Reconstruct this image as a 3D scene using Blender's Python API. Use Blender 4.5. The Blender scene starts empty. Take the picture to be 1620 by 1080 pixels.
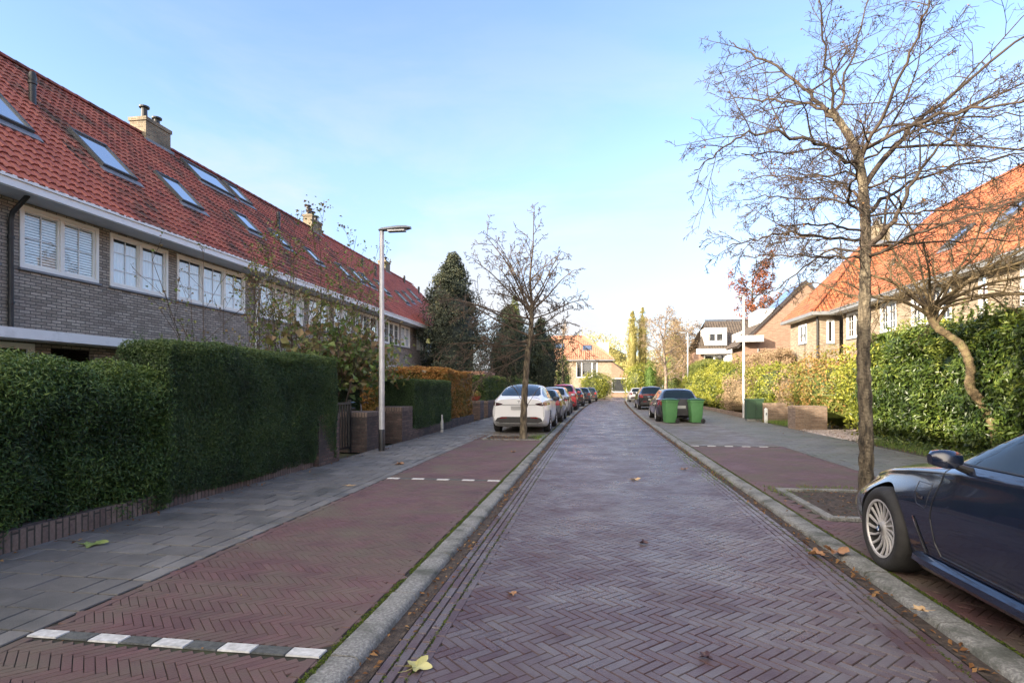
import bpy, bmesh, math, random
import numpy as np
from mathutils import Vector, Matrix
from mathutils.bvhtree import BVHTree
from mathutils.geometry import delaunay_2d_cdt

S = bpy.context.scene
COL = S.collection
random.seed(7)
RNG = np.random.default_rng(7)
R = math.radians

# ---------------------------------------------------------------- camera
cam_d = bpy.data.cameras.new("camera")
cam = bpy.data.objects.new("camera", cam_d)
COL.objects.link(cam)
cam.location = (0, 0, 1.55)
cam.rotation_euler = (R(90), 0, R(8.41))
cam_d.sensor_width = 36
cam_d.lens = 20.0
cam_d.shift_y = 72 / 1620
cam_d.clip_start = 0.05
cam_d.clip_end = 3000
S.camera = cam

# ---------------------------------------------------------------- sky, sun, exposure
SUN_EL, SUN_AZ = R(17.5), R(229)       # azimuth clockwise from +Y
w = bpy.data.worlds.new("World")
S.world = w
w.use_nodes = True
nt = w.node_tree
nt.nodes.clear()
def N(nt, t, **k):
    n = nt.nodes.new(t)
    for a, v in k.items():
        if a == 'inp':
            for q, x in v.items():
                n.inputs[q].default_value = x
        else:
            setattr(n, a, v)
    return n
L = lambda nt, a, b: nt.links.new(a, b)
sky = N(nt, 'ShaderNodeTexSky', sky_type='NISHITA', sun_disc=False, sun_elevation=SUN_EL,
        sun_rotation=SUN_AZ, air_density=1.0, dust_density=0.4, ozone_density=3.0, altitude=50)
hs = N(nt, 'ShaderNodeHueSaturation', inp={'Saturation': 0.95, 'Value': 0.8})
L(nt, sky.outputs[0], hs.inputs['Color'])
tc = N(nt, 'ShaderNodeTexCoord')
mp = N(nt, 'ShaderNodeMapping')
mp.inputs['Scale'].default_value = (1.0, 1.0, 3.2)
L(nt, tc.outputs['Generated'], mp.inputs['Vector'])
cn = N(nt, 'ShaderNodeTexNoise', inp={'Scale': 1.9, 'Detail': 9.0, 'Roughness': 0.58, 'Distortion': 0.4})
L(nt, mp.outputs[0], cn.inputs['Vector'])
cr = N(nt, 'ShaderNodeMapRange', inp={'From Min': 0.44, 'From Max': 0.62})
L(nt, cn.outputs[0], cr.inputs['Value'])
sep = N(nt, 'ShaderNodeSeparateXYZ')
L(nt, tc.outputs['Generated'], sep.inputs[0])
zr = N(nt, 'ShaderNodeMapRange', inp={'From Min': 0.02, 'From Max': 0.55, 'To Min': 0.9, 'To Max': 0.05})
L(nt, sep.outputs['Z'], zr.inputs['Value'])
mu = N(nt, 'ShaderNodeMath', operation='MULTIPLY')
L(nt, cr.outputs[0], mu.inputs[0]); L(nt, zr.outputs[0], mu.inputs[1])
hz = N(nt, 'ShaderNodeMapRange', inp={'From Min': 0.0, 'From Max': 0.42, 'To Min': 0.34, 'To Max': 0.0})
L(nt, sep.outputs['Z'], hz.inputs['Value'])
ad = N(nt, 'ShaderNodeMath', operation='ADD', use_clamp=True)
L(nt, mu.outputs[0], ad.inputs[0]); L(nt, hz.outputs[0], ad.inputs[1])
mx = N(nt, 'ShaderNodeMix', data_type='RGBA')
L(nt, ad.outputs[0], mx.inputs['Factor'])
hd_ = N(nt, 'ShaderNodeMapRange', inp={'From Min': 0.0, 'From Max': 0.35, 'To Min': 0.55, 'To Max': 0.86})
L(nt, sep.outputs['Z'], hd_.inputs['Value'])
tn = N(nt, 'ShaderNodeVectorMath', operation='MULTIPLY'); tn.inputs[1].default_value = (1.0, 0.965, 1.03); L(nt, hs.outputs[0], tn.inputs[0])
sc_ = N(nt, 'ShaderNodeVectorMath', operation='SCALE'); L(nt, tn.outputs[0], sc_.inputs[0]); L(nt, hd_.outputs[0], sc_.inputs['Scale'])
L(nt, sc_.outputs[0], mx.inputs['A'])
mx.inputs['B'].default_value = (1.42, 1.43, 1.5, 1)
bg = N(nt, 'ShaderNodeBackground', inp={'Strength': 0.15})
# warm glow added to the unseen sunward sky as fill for the shaded street
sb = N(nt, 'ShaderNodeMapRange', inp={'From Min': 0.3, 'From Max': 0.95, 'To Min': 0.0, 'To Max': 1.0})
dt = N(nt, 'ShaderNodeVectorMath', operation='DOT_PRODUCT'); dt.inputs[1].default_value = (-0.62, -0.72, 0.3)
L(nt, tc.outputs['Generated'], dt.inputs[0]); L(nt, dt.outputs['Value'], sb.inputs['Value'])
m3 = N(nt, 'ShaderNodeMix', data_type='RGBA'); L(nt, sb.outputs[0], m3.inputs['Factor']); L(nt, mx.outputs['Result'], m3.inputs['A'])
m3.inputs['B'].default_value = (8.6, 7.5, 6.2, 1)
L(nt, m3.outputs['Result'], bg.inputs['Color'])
wo = N(nt, 'ShaderNodeOutputWorld')
L(nt, bg.outputs[0], wo.inputs['Surface'])

sd = bpy.data.lights.new("sun", 'SUN')
sd.energy = 2.9
sd.angle = R(0.5)
sd.color = (1.0, 0.86, 0.68)
so = bpy.data.objects.new("sun", sd)
COL.objects.link(so)
so.location = (-30, -30, 30)
sdir = Vector((math.sin(SUN_AZ) * math.cos(SUN_EL), math.cos(SUN_AZ) * math.cos(SUN_EL), math.sin(SUN_EL)))
so.rotation_euler = sdir.to_track_quat('Z', 'Y').to_euler()
S.view_settings.view_transform = 'Standard'
S.view_settings.look = 'None'
S.view_settings.exposure = 2.2
S.view_settings.gamma = 1

# ---------------------------------------------------------------- materials
def ramp(nt, cols):
    r = N(nt, 'ShaderNodeValToRGB')
    e = r.color_ramp.elements
    n = len(cols)
    for i, c in enumerate(cols):
        p = i / (n - 1) if n > 1 else 0
        x = e[i] if i < 2 else e.new(p)
        x.position = p
        x.color = (*c, 1)
    return r

def mat(name, cols, rough=0.8, scale=5.0, detail=6.0, bump=0.0, bscale=40.0, var=0.0, metal=0.0, spec=0.5,
        coat=0.0, lo=0.3, hi=0.7, rough2=None, sss=0.0, dirt=None, dirt_scale=1.5, dirt_amt=(0.5, 0.7), stretch=(1, 1, 1)):
    m = bpy.data.materials.new(name)
    m.use_nodes = True
    nt = m.node_tree
    b = nt.nodes['Principled BSDF']
    tc = N(nt, 'ShaderNodeTexCoord')
    mp = N(nt, 'ShaderNodeMapping'); mp.inputs['Scale'].default_value = stretch
    L(nt, tc.outputs['Object'], mp.inputs[0])
    no = N(nt, 'ShaderNodeTexNoise', inp={'Scale': scale, 'Detail': detail, 'Roughness': 0.6})
    L(nt, mp.outputs[0], no.inputs['Vector'])
    mr = N(nt, 'ShaderNodeMapRange', inp={'From Min': lo, 'From Max': hi})
    L(nt, no.outputs[0], mr.inputs['Value'])
    fac = mr.outputs[0]
    if var > 0:
        at = N(nt, 'ShaderNodeAttribute', attribute_name='var')
        m2 = N(nt, 'ShaderNodeMix', data_type='FLOAT', inp={'Factor': var})
        L(nt, fac, m2.inputs['A']); L(nt, at.outputs['Fac'], m2.inputs['B'])
        fac = m2.outputs['Result']
    rp = ramp(nt, cols if len(cols) > 1 else [cols[0], cols[0]])
    L(nt, fac, rp.inputs[0])
    col = rp.outputs[0]
    if dirt:
        n2 = N(nt, 'ShaderNodeTexNoise', inp={'Scale': dirt_scale, 'Detail': 8.0, 'Roughness': 0.65})
        L(nt, tc.outputs['Object'], n2.inputs['Vector'])
        r2 = N(nt, 'ShaderNodeMapRange', inp={'From Min': dirt_amt[0], 'From Max': dirt_amt[1]})
        L(nt, n2.outputs[0], r2.inputs['Value'])
        mx = N(nt, 'ShaderNodeMix', data_type='RGBA')
        L(nt, r2.outputs[0], mx.inputs['Factor']); L(nt, col, mx.inputs['A'])
        mx.inputs['B'].default_value = (*dirt, 1)
        col = mx.outputs['Result']
    L(nt, col, b.inputs['Base Color'])
    b.inputs['Roughness'].default_value = rough
    if rough2 is not None:
        n3 = N(nt, 'ShaderNodeTexNoise', inp={'Scale': 1.3, 'Detail': 7.0, 'Roughness': 0.62})
        L(nt, tc.outputs['Object'], n3.inputs['Vector'])
        r3 = N(nt, 'ShaderNodeMapRange', inp={'From Min': 0.35, 'From Max': 0.65, 'To Min': rough, 'To Max': rough2})
        L(nt, n3.outputs[0], r3.inputs['Value'])
        L(nt, r3.outputs[0], b.inputs['Roughness'])
    b.inputs['Metallic'].default_value = metal
    b.inputs['Specular IOR Level'].default_value = spec
    b.inputs['Coat Weight'].default_value = coat
    b.inputs['Coat Roughness'].default_value = 0.03
    if bump > 0:
        nb = N(nt, 'ShaderNodeTexNoise', inp={'Scale': bscale, 'Detail': 5.0})
        L(nt, tc.outputs['Object'], nb.inputs['Vector'])
        bp = N(nt, 'ShaderNodeBump', inp={'Strength': bump, 'Distance': 0.02})
        L(nt, nb.outputs[0], bp.inputs['Height'])
        L(nt, bp.outputs[0], b.inputs['Normal'])
    return m

def leafmat(name, cols, rough=0.45, spec=0.45, trans=0.25, var=0.75, scale=1.6):
    m = mat(name, cols, rough=rough, scale=scale, var=var, spec=spec)
    nt = m.node_tree
    b = nt.nodes['Principled BSDF']
    out = nt.nodes['Material Output']
    tr = N(nt, 'ShaderNodeBsdfTranslucent')
    src = b.inputs['Base Color'].links[0].from_socket
    L(nt, src, tr.inputs['Color'])
    ms = N(nt, 'ShaderNodeMixShader', inp={'Fac': trans})
    L(nt, b.outputs[0], ms.inputs[1]); L(nt, tr.outputs[0], ms.inputs[2])
    L(nt, ms.outputs[0], out.inputs['Surface'])
    return m

def brickmat(name, c1, c2, mortar, bw=0.22, rh=0.0635, ms=0.011, vertical=False, dirt=(0.05, 0.045, 0.04), da=(0.5, 0.8), bias=0.0, third=None):
    m = bpy.data.materials.new(name)
    m.use_nodes = True
    nt = m.node_tree
    b = nt.nodes['Principled BSDF']
    g = N(nt, 'ShaderNodeNewGeometry')
    sp = N(nt, 'ShaderNodeSeparateXYZ'); L(nt, g.outputs['Position'], sp.inputs[0])
    sn = N(nt, 'ShaderNodeSeparateXYZ'); L(nt, g.outputs['True Normal'], sn.inputs[0])
    ab = N(nt, 'ShaderNodeMath', operation='ABSOLUTE'); L(nt, sn.outputs[0], ab.inputs[0])
    gt = N(nt, 'ShaderNodeMath', operation='GREATER_THAN', inp={1: 0.6}); L(nt, ab.outputs[0], gt.inputs[0])
    mu = N(nt, 'ShaderNodeMix', data_type='FLOAT')
    L(nt, gt.outputs[0], mu.inputs['Factor']); L(nt, sp.outputs[0], mu.inputs['A']); L(nt, sp.outputs[1], mu.inputs['B'])
    abz = N(nt, 'ShaderNodeMath', operation='ABSOLUTE'); L(nt, sn.outputs[2], abz.inputs[0])
    gz = N(nt, 'ShaderNodeMath', operation='GREATER_THAN', inp={1: 0.8}); L(nt, abz.outputs[0], gz.inputs[0])
    mv = N(nt, 'ShaderNodeMix', data_type='FLOAT')
    L(nt, gz.outputs[0], mv.inputs['Factor']); L(nt, sp.outputs[2], mv.inputs['A']); L(nt, sp.outputs[1], mv.inputs['B'])
    cb = N(nt, 'ShaderNodeCombineXYZ')
    if vertical:
        L(nt, mv.outputs['Result'], cb.inputs[0]); L(nt, mu.outputs['Result'], cb.inputs[1])
    else:
        L(nt, mu.outputs['Result'], cb.inputs[0]); L(nt, mv.outputs['Result'], cb.inputs[1])
    wn = N(nt, 'ShaderNodeTexNoise', inp={'Scale': 9.0, 'Detail': 3.0})
    L(nt, g.outputs['Position'], wn.inputs['Vector'])
    va = N(nt, 'ShaderNodeVectorMath', operation='MULTIPLY_ADD')
    L(nt, wn.outputs['Color'], va.inputs[0]); va.inputs[1].default_value = (0.006, 0.006, 0); L(nt, cb.outputs[0], va.inputs[2])
    br = N(nt, 'ShaderNodeTexBrick', inp={'Scale': 1.0, 'Brick Width': bw, 'Row Height': rh, 'Mortar Size': ms,
           'Mortar Smooth': 0.3, 'Bias': bias, 'Color1': (*c1, 1), 'Color2': (*c2, 1), 'Mortar': (*mortar, 1)})
    L(nt, va.outputs[0], br.inputs['Vector'])
    n2 = N(nt, 'ShaderNodeTexNoise', inp={'Scale': 0.9, 'Detail': 9.0, 'Roughness': 0.7})
    L(nt, g.outputs['Position'], n2.inputs['Vector'])
    r2 = N(nt, 'ShaderNodeMapRange', inp={'From Min': da[0], 'From Max': da[1], 'To Max': 0.8})
    L(nt, n2.outputs[0], r2.inputs['Value'])
    mx = N(nt, 'ShaderNodeMix', data_type='RGBA')
    L(nt, r2.outputs[0], mx.inputs['Factor']); L(nt, br.outputs['Color'], mx.inputs['A'])
    mx.inputs['B'].default_value = (*dirt, 1)
    n4 = N(nt, 'ShaderNodeTexNoise', inp={'Scale': 26.0, 'Detail': 4.0, 'Roughness': 0.7})
    L(nt, g.outputs['Position'], n4.inputs['Vector'])
    r4 = N(nt, 'ShaderNodeMapRange', inp={'From Min': 0.3, 'From Max': 0.7, 'To Min': 0.72, 'To Max': 1.25})
    L(nt, n4.outputs[0], r4.inputs['Value'])
    vm = N(nt, 'ShaderNodeVectorMath', operation='SCALE')
    L(nt, mx.outputs['Result'], vm.inputs[0]); L(nt, r4.outputs[0], vm.inputs['Scale'])
    L(nt, vm.outputs[0], b.inputs['Base Color'])
    b.inputs['Roughness'].default_value = 0.88
    iv = N(nt, 'ShaderNodeMath', operation='SUBTRACT', inp={0: 1.0}); L(nt, br.outputs['Fac'], iv.inputs[1])
    bp = N(nt, 'ShaderNodeBump', inp={'Strength': 0.6, 'Distance': 0.008})
    L(nt, iv.outputs[0], bp.inputs['Height']); L(nt, bp.outputs[0], b.inputs['Normal'])
    return m

def glassmat(name, tint=(0.93, 0.96, 0.97), refl=0.12):
    m = bpy.data.materials.new(name)
    m.use_nodes = True
    nt = m.node_tree
    nt.nodes.remove(nt.nodes['Principled BSDF'])
    out = nt.nodes['Material Output']
    t = N(nt, 'ShaderNodeBsdfTransparent', inp={'Color': (*tint, 1)})
    g = N(nt, 'ShaderNodeBsdfGlossy', inp={'Color': (1, 1, 1, 1), 'Roughness': 0.015})
    no = N(nt, 'ShaderNodeTexNoise', inp={'Scale': 1.1, 'Detail': 2.0})
    tc = N(nt, 'ShaderNodeTexCoord'); L(nt, tc.outputs['Object'], no.inputs['Vector'])
    bp = N(nt, 'ShaderNodeBump', inp={'Strength': 0.03, 'Distance': 0.02}); L(nt, no.outputs[0], bp.inputs['Height'])
    L(nt, bp.outputs[0], g.inputs['Normal'])
    f = N(nt, 'ShaderNodeLayerWeight', inp={'Blend': 0.5})
    pw = N(nt, 'ShaderNodeMath', operation='POWER', inp={1: 3.0}); L(nt, f.outputs['Facing'], pw.inputs[0])
    a = N(nt, 'ShaderNodeMath', operation='MULTIPLY_ADD', use_clamp=True, inp={1: 0.7, 2: refl}); L(nt, pw.outputs[0], a.inputs[0])
    ms = N(nt, 'ShaderNodeMixShader')
    L(nt, a.outputs[0], ms.inputs['Fac']); L(nt, t.outputs[0], ms.inputs[1]); L(nt, g.outputs[0], ms.inputs[2])
    L(nt, ms.outputs[0], out.inputs['Surface'])
    return m

M = {}
M['road_brick'] = mat('road_brick', [(0.052, 0.028, 0.029), (0.082, 0.047, 0.048), (0.098, 0.074, 0.076), (0.15, 0.128, 0.128)], rough=0.2, rough2=0.52, scale=0.9, var=0.55, bump=0.3, bscale=110, dirt=(0.155, 0.14, 0.138), dirt_scale=1.1, dirt_amt=(0.48, 0.76))
M['bay_brick'] = mat('bay_brick', [(0.062, 0.034, 0.032), (0.09, 0.045, 0.043), (0.12, 0.06, 0.058), (0.135, 0.09, 0.072)], rough=0.6, rough2=0.85, scale=0.9, var=0.35, bump=0.4, bscale=90, dirt=(0.105, 0.085, 0.065), dirt_scale=1.3, dirt_amt=(0.42, 0.66))
M['grey_brick'] = mat('grey_paving_brick', [(0.085, 0.075, 0.072), (0.13, 0.118, 0.112), (0.18, 0.168, 0.16)], rough=0.45, rough2=0.8, scale=1.1, var=0.5, bump=0.4, bscale=90, dirt=(0.11, 0.1, 0.07), dirt_scale=0.9, dirt_amt=(0.47, 0.68))
M['joint'] = mat('joint', [(0.014, 0.013, 0.010), (0.028, 0.026, 0.016), (0.05, 0.065, 0.018)], rough=0.95, scale=3.0, lo=0.35, hi=0.68)
M['tile'] = mat('paving_tile', [(0.095, 0.090, 0.084), (0.14, 0.134, 0.126), (0.21, 0.203, 0.19)], rough=0.45, rough2=0.8, scale=2.4, var=0.55, bump=0.5, bscale=120, dirt=(0.05, 0.053, 0.048), dirt_scale=1.1, dirt_amt=(0.5, 0.75))
M['tile_green'] = mat('mossy_paving_tile', [(0.085, 0.085, 0.075), (0.125, 0.122, 0.105), (0.165, 0.16, 0.14)], rough=0.6, scale=1.6, var=0.45, bump=0.4, bscale=120, dirt=(0.07, 0.085, 0.045), dirt_scale=0.8, dirt_amt=(0.5, 0.7))
M['kerb'] = mat('kerb_concrete', [(0.14, 0.14, 0.13), (0.2, 0.2, 0.185), (0.31, 0.305, 0.285)], rough=0.9, scale=55, detail=10, bump=0.7, bscale=90, lo=.36, hi=.64, dirt=(0.07, 0.075, 0.06), dirt_scale=3.5, dirt_amt=(0.46, 0.66))
M['white_stone'] = mat('white_stone', [(0.34, 0.34, 0.32), (0.6, 0.6, 0.58)], rough=0.85, scale=25, bump=0.4, bscale=100)
M['dark_stone'] = mat('dark_stone', [(0.045, 0.05, 0.048), (0.11, 0.115, 0.11)], rough=0.9, scale=30, bump=0.5, bscale=100)
M['soil'] = mat('soil', [(0.018, 0.014, 0.011), (0.05, 0.036, 0.027), (0.10, 0.075, 0.055)], rough=0.95, scale=18, detail=10, bump=1.0, bscale=50)
M['ground'] = mat('ground', [(0.03, 0.035, 0.018), (0.055, 0.06, 0.03), (0.08, 0.07, 0.045)], rough=0.95, scale=0.6, detail=10, bump=0.8, bscale=20)
M['gravel'] = mat('gravel', [(0.3, 0.24, 0.2), (0.5, 0.42, 0.37), (0.66, 0.6, 0.55)], rough=0.9, scale=30, detail=8, bump=1.0, bscale=60)
M['moss'] = leafmat('moss', [(0.04, 0.07, 0.012), (0.08, 0.12, 0.02), (0.14, 0.16, 0.035)], rough=0.8, spec=0.1)
M['litter'] = leafmat('leaf_litter', [(0.06, 0.028, 0.014), (0.16, 0.075, 0.03), (0.28, 0.15, 0.06), (0.3, 0.22, 0.12)], rough=0.8, spec=0.2)
M['leaf_green'] = mat('fallen_leaf_green', [(0.14, 0.2, 0.05), (0.3, 0.36, 0.12)], rough=0.6, scale=12)
M['leaf_yellow'] = mat('fallen_leaf_yellow', [(0.30, 0.28, 0.08), (0.46, 0.44, 0.2)], rough=0.6, scale=9)
M['leaf_brown'] = mat('fallen_leaf_brown', [(0.16, 0.075, 0.035), (0.36, 0.2, 0.1)], rough=0.7, scale=20)
M['leaf_tan'] = mat('fallen_leaf_tan', [(0.36, 0.23, 0.12), (0.5, 0.36, 0.2)], rough=0.7, scale=20)
M['leaf_dark'] = mat('fallen_leaf_dark', [(0.03, 0.02, 0.025), (0.08, 0.04, 0.04)], rough=0.5, scale=20)
M['bark'] = mat('bark', [(0.035, 0.029, 0.021), (0.105, 0.084, 0.056), (0.2, 0.165, 0.11)], rough=0.95, scale=16, detail=9, bump=1.6, bscale=34, stretch=(1, 1, 0.3), lo=.38, hi=.62)
M['bark_moss'] = mat('bark_mossy', [(0.06, 0.045, 0.025), (0.16, 0.115, 0.06), (0.2, 0.18, 0.08)], rough=0.9, scale=7, detail=9, bump=1.0, bscale=24)
M['bark_pale'] = mat('bark_pale', [(0.12, 0.09, 0.07), (0.3, 0.24, 0.19)], rough=0.9, scale=5, bump=0.6)
M['gnarl'] = mat('gnarled_twig', [(0.045, 0.032, 0.018), (0.17, 0.125, 0.06)], rough=0.9, scale=2)
M['twig_dark'] = mat('dark_twig', [(0.03, 0.022, 0.016), (0.085, 0.06, 0.04)], rough=0.85, scale=3)
M['twig'] = mat('twig', [(0.045, 0.034, 0.025), (0.115, 0.082, 0.055)], rough=0.85, scale=3)
M['yew'] = leafmat('yew', [(0.007, 0.015, 0.005), (0.024, 0.055, 0.012), (0.062, 0.118, 0.022), (0.18, 0.24, 0.05)], rough=0.5, trans=0.12, var=0.7, scale=2.2)
M['yew2'] = leafmat('clipped_yew', [(0.010, 0.020, 0.007), (0.028, 0.058, 0.017), (0.06, 0.105, 0.028), (0.13, 0.175, 0.045)], rough=0.5, trans=0.12, var=0.7, scale=3)
M['laurel'] = leafmat('laurel', [(0.010, 0.022, 0.006), (0.035, 0.065, 0.012), (0.10, 0.145, 0.024), (0.26, 0.29, 0.06)], rough=0.38, spec=0.45, trans=0.15)
M['laurel_y'] = leafmat('yellow_laurel', [(0.035, 0.05, 0.01), (0.16, 0.19, 0.025), (0.32, 0.32, 0.04), (0.48, 0.44, 0.09)], rough=0.4, trans=0.25)
M['beech'] = leafmat('autumn_beech', [(0.05, 0.06, 0.012), (0.19, 0.15, 0.03), (0.38, 0.17, 0.045), (0.5, 0.30, 0.09)], rough=0.55, trans=0.3)
M['redgreen'] = leafmat('red_and_green_shrub', [(0.05, 0.08, 0.015), (0.2, 0.21, 0.04), (0.34, 0.17, 0.06), (0.4, 0.32, 0.1)], rough=0.5)
M['dry'] = leafmat('dry_shrub', [(0.10, 0.08, 0.04), (0.28, 0.2, 0.11), (0.42, 0.29, 0.19), (0.36, 0.32, 0.14)], rough=0.7)
M['conifer'] = leafmat('conifer', [(0.012, 0.020, 0.013), (0.035, 0.048, 0.03), (0.085, 0.10, 0.055), (0.24, 0.22, 0.11)], rough=0.6, trans=0.1)
M['darktree'] = leafmat('dark_evergreen', [(0.008, 0.014, 0.007), (0.022, 0.034, 0.016), (0.045, 0.06, 0.025), (0.12, 0.10, 0.04)], rough=0.6, trans=0.1)
M['conif_y'] = leafmat('yellow_conifer', [(0.03, 0.05, 0.01), (0.10, 0.14, 0.025), (0.2, 0.22, 0.05), (0.28, 0.28, 0.08)], rough=0.6)
M['poplar'] = leafmat('autumn_poplar', [(0.18, 0.16, 0.04), (0.34, 0.30, 0.09), (0.46, 0.41, 0.14), (0.52, 0.5, 0.22)], rough=0.6)
M['redleaf'] = leafmat('red_brown_leaves', [(0.12, 0.035, 0.02), (0.26, 0.08, 0.035), (0.36, 0.15, 0.06)], rough=0.6)
M['vine'] = leafmat('vine_leaves', [(0.04, 0.075, 0.012), (0.13, 0.19, 0.035), (0.19, 0.15, 0.06), (0.22, 0.12, 0.065)], rough=0.5)
M['grass'] = leafmat('grass', [(0.05, 0.11, 0.015), (0.12, 0.2, 0.03), (0.2, 0.24, 0.06)], rough=0.6)
M['brick_dark'] = brickmat('grey_brown_brick', (0.26, 0.215, 0.165), (0.46, 0.39, 0.31), (0.12, 0.11, 0.095), dirt=(0.13, 0.10, 0.085), da=(0.5, 0.85))
M['brick_tan'] = brickmat('tan_brick', (0.22, 0.165, 0.11), (0.40, 0.32, 0.225), (0.25, 0.215, 0.17), da=(0.55, 0.9))
M['brick_red'] = brickmat('orange_brown_brick', (0.23, 0.12, 0.075), (0.34, 0.2, 0.13), (0.26, 0.2, 0.155), da=(0.62, 0.95))
M['brick_wall'] = brickmat('garden_wall_brick', (0.075, 0.045, 0.038), (0.155, 0.10, 0.08), (0.075, 0.062, 0.05), dirt=(0.025, 0.025, 0.025), da=(0.42, 0.62))
M['brick_wallr'] = brickmat('pale_garden_brick', (0.16, 0.10, 0.07), (0.28, 0.195, 0.135), (0.2, 0.165, 0.13), dirt=(0.09, 0.07, 0.05), da=(0.5, 0.75))
M['brick_up'] = brickmat('upright_brick_edging', (0.125, 0.085, 0.07), (0.205, 0.15, 0.12), (0.05, 0.045, 0.035), bw=0.42, rh=0.072, ms=0.010, vertical=True, dirt=(0.05, 0.045, 0.035), da=(0.5, 0.75))
M['brick_chim'] = brickmat('chimney_brick', (0.15, 0.11, 0.07), (0.28, 0.22, 0.14), (0.3, 0.27, 0.2), dirt=(0.09, 0.08, 0.06), da=(0.42, 0.62))
M['tile_red'] = mat('red_roof_tile', [(0.17, 0.036, 0.024), (0.26, 0.06, 0.038), (0.33, 0.09, 0.055)], rough=0.65, scale=2, var=0.6, bump=0.2, bscale=40)
M['tile_mossy'] = mat('weathered_red_roof_tile', [(0.10, 0.024, 0.02), (0.19, 0.042, 0.03), (0.25, 0.065, 0.042), (0.26, 0.11, 0.08)], rough=0.75, scale=6, var=0.6, bump=0.4, bscale=40, dirt=(0.045, 0.026, 0.018), dirt_scale=1.3, dirt_amt=(0.47, 0.64))
M['tile_orange'] = mat('orange_roof_tile', [(0.22, 0.062, 0.025), (0.33, 0.105, 0.042), (0.42, 0.155, 0.068)], rough=0.6, scale=2, var=0.65, dirt=(0.10, 0.05, 0.03), dirt_scale=1.8, dirt_amt=(0.5, 0.74))
M['tile_orange_far'] = mat('pale_orange_roof_tile', [(0.34, 0.15, 0.09), (0.48, 0.24, 0.15)], rough=0.7, scale=2, var=0.6)
M['tile_dark'] = mat('dark_roof_tile', [(0.035, 0.03, 0.03), (0.07, 0.06, 0.055)], rough=0.5, scale=2, var=0.6)
M['tile_brown'] = mat('brown_roof_tile', [(0.06, 0.048, 0.038), (0.115, 0.09, 0.068)], rough=0.7, scale=2, var=0.6)
M['white'] = mat('white_paint', [(0.76, 0.76, 0.74), (0.84, 0.84, 0.82)], rough=0.5, scale=2, dirt=(0.5, 0.49, 0.45), dirt_scale=2, dirt_amt=(0.55, 0.85))
M['cream'] = mat('cream_paint', [(0.8, 0.78, 0.70), (0.86, 0.84, 0.77)], rough=0.45, scale=3)
M['grey_paint'] = mat('grey_paint', [(0.16, 0.17, 0.18), (0.22, 0.23, 0.24)], rough=0.5, scale=2)
M['soffit'] = mat('soffit', [(0.4, 0.4, 0.4), (0.5, 0.5, 0.5)], rough=0.6, scale=2)
M['curtain'] = mat('curtain', [(0.74, 0.74, 0.73), (0.84, 0.84, 0.83)], rough=0.9, scale=8, stretch=(1, 3, 0.15))
M['interior'] = mat('dark_interior', [(0.02, 0.02, 0.022), (0.05, 0.05, 0.05)], rough=0.9, scale=1)
M['pane'] = glassmat('window_glass', refl=0.08)
M['skypane'] = mat('skylight_glass', [(0.55, 0.6, 0.65), (0.6, 0.66, 0.7)], rough=0.03, scale=2, metal=0.9)
M['sky_frame'] = mat('skylight_frame', [(0.04, 0.045, 0.05), (0.07, 0.075, 0.08)], rough=0.5, scale=8)
M['post_grey'] = mat('weathered_white', [(0.3, 0.3, 0.29), (0.5, 0.5, 0.48)], rough=0.8, scale=8)
M['lead'] = mat('lead', [(0.10, 0.11, 0.13), (0.2, 0.21, 0.23)], rough=0.5, scale=8)
M['black'] = mat('black_plastic', [(0.012, 0.012, 0.013), (0.03, 0.03, 0.03)], rough=0.45, scale=8)
M['galv'] = mat('galvanised_steel', [(0.45, 0.45, 0.45), (0.6, 0.6, 0.6)], rough=0.45, scale=6, metal=0.4)
M['lamp_grey'] = mat('lamp_head_grey', [(0.15, 0.16, 0.17), (0.25, 0.26, 0.27)], rough=0.4, scale=4)
M['green_plastic'] = mat('green_plastic', [(0.07, 0.2, 0.07), (0.09, 0.24, 0.085)], rough=0.5, scale=4)
M['green_lid'] = mat('green_lid', [(0.03, 0.09, 0.045), (0.04, 0.11, 0.055)], rough=0.4, scale=4)
M['cab_green'] = mat('cabinet_green', [(0.02, 0.05, 0.028), (0.03, 0.07, 0.035)], rough=0.6, scale=4)
M['blueblack'] = mat('dark_blue_paint', [(0.004, 0.009, 0.026), (0.006, 0.013, 0.034)], rough=0.25, scale=2, spec=0.6, coat=1.0)
M['white_car'] = mat('white_car_paint', [(0.84, 0.84, 0.83), (0.88, 0.88, 0.87)], rough=0.3, scale=1, coat=0.8)
M['grey_car'] = mat('grey_car_paint', [(0.06, 0.065, 0.075), (0.085, 0.09, 0.10)], rough=0.3, scale=1, coat=1.0, metal=0.3)
M['silver_car'] = mat('silver_car_paint', [(0.28, 0.29, 0.31), (0.36, 0.37, 0.39)], rough=0.3, scale=1, coat=1.0, metal=0.4)
M['black_car'] = mat('black_car_paint', [(0.008, 0.008, 0.010), (0.016, 0.016, 0.018)], rough=0.25, scale=1, coat=1.0)
M['dgrey_car'] = mat('dark_grey_car_paint', [(0.025, 0.027, 0.034), (0.038, 0.04, 0.05)], rough=0.3, scale=1, coat=1.0, metal=0.2)
M['red_car'] = mat('red_car_paint', [(0.36, 0.015, 0.02), (0.45, 0.025, 0.03)], rough=0.3, scale=1, coat=1.0)
M['carglass'] = mat('car_glass', [(0.008, 0.014, 0.018), (0.014, 0.024, 0.03)], rough=0.02, scale=1.5, spec=0.4, coat=0.0)
M['tyre'] = mat('tyre_rubber', [(0.015, 0.015, 0.015), (0.035, 0.034, 0.033)], rough=0.8, scale=6, bump=0.2)
M['rim'] = mat('alloy_rim', [(0.5, 0.49, 0.48), (0.62, 0.61, 0.6)], rough=0.42, scale=5, metal=0.35)
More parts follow.
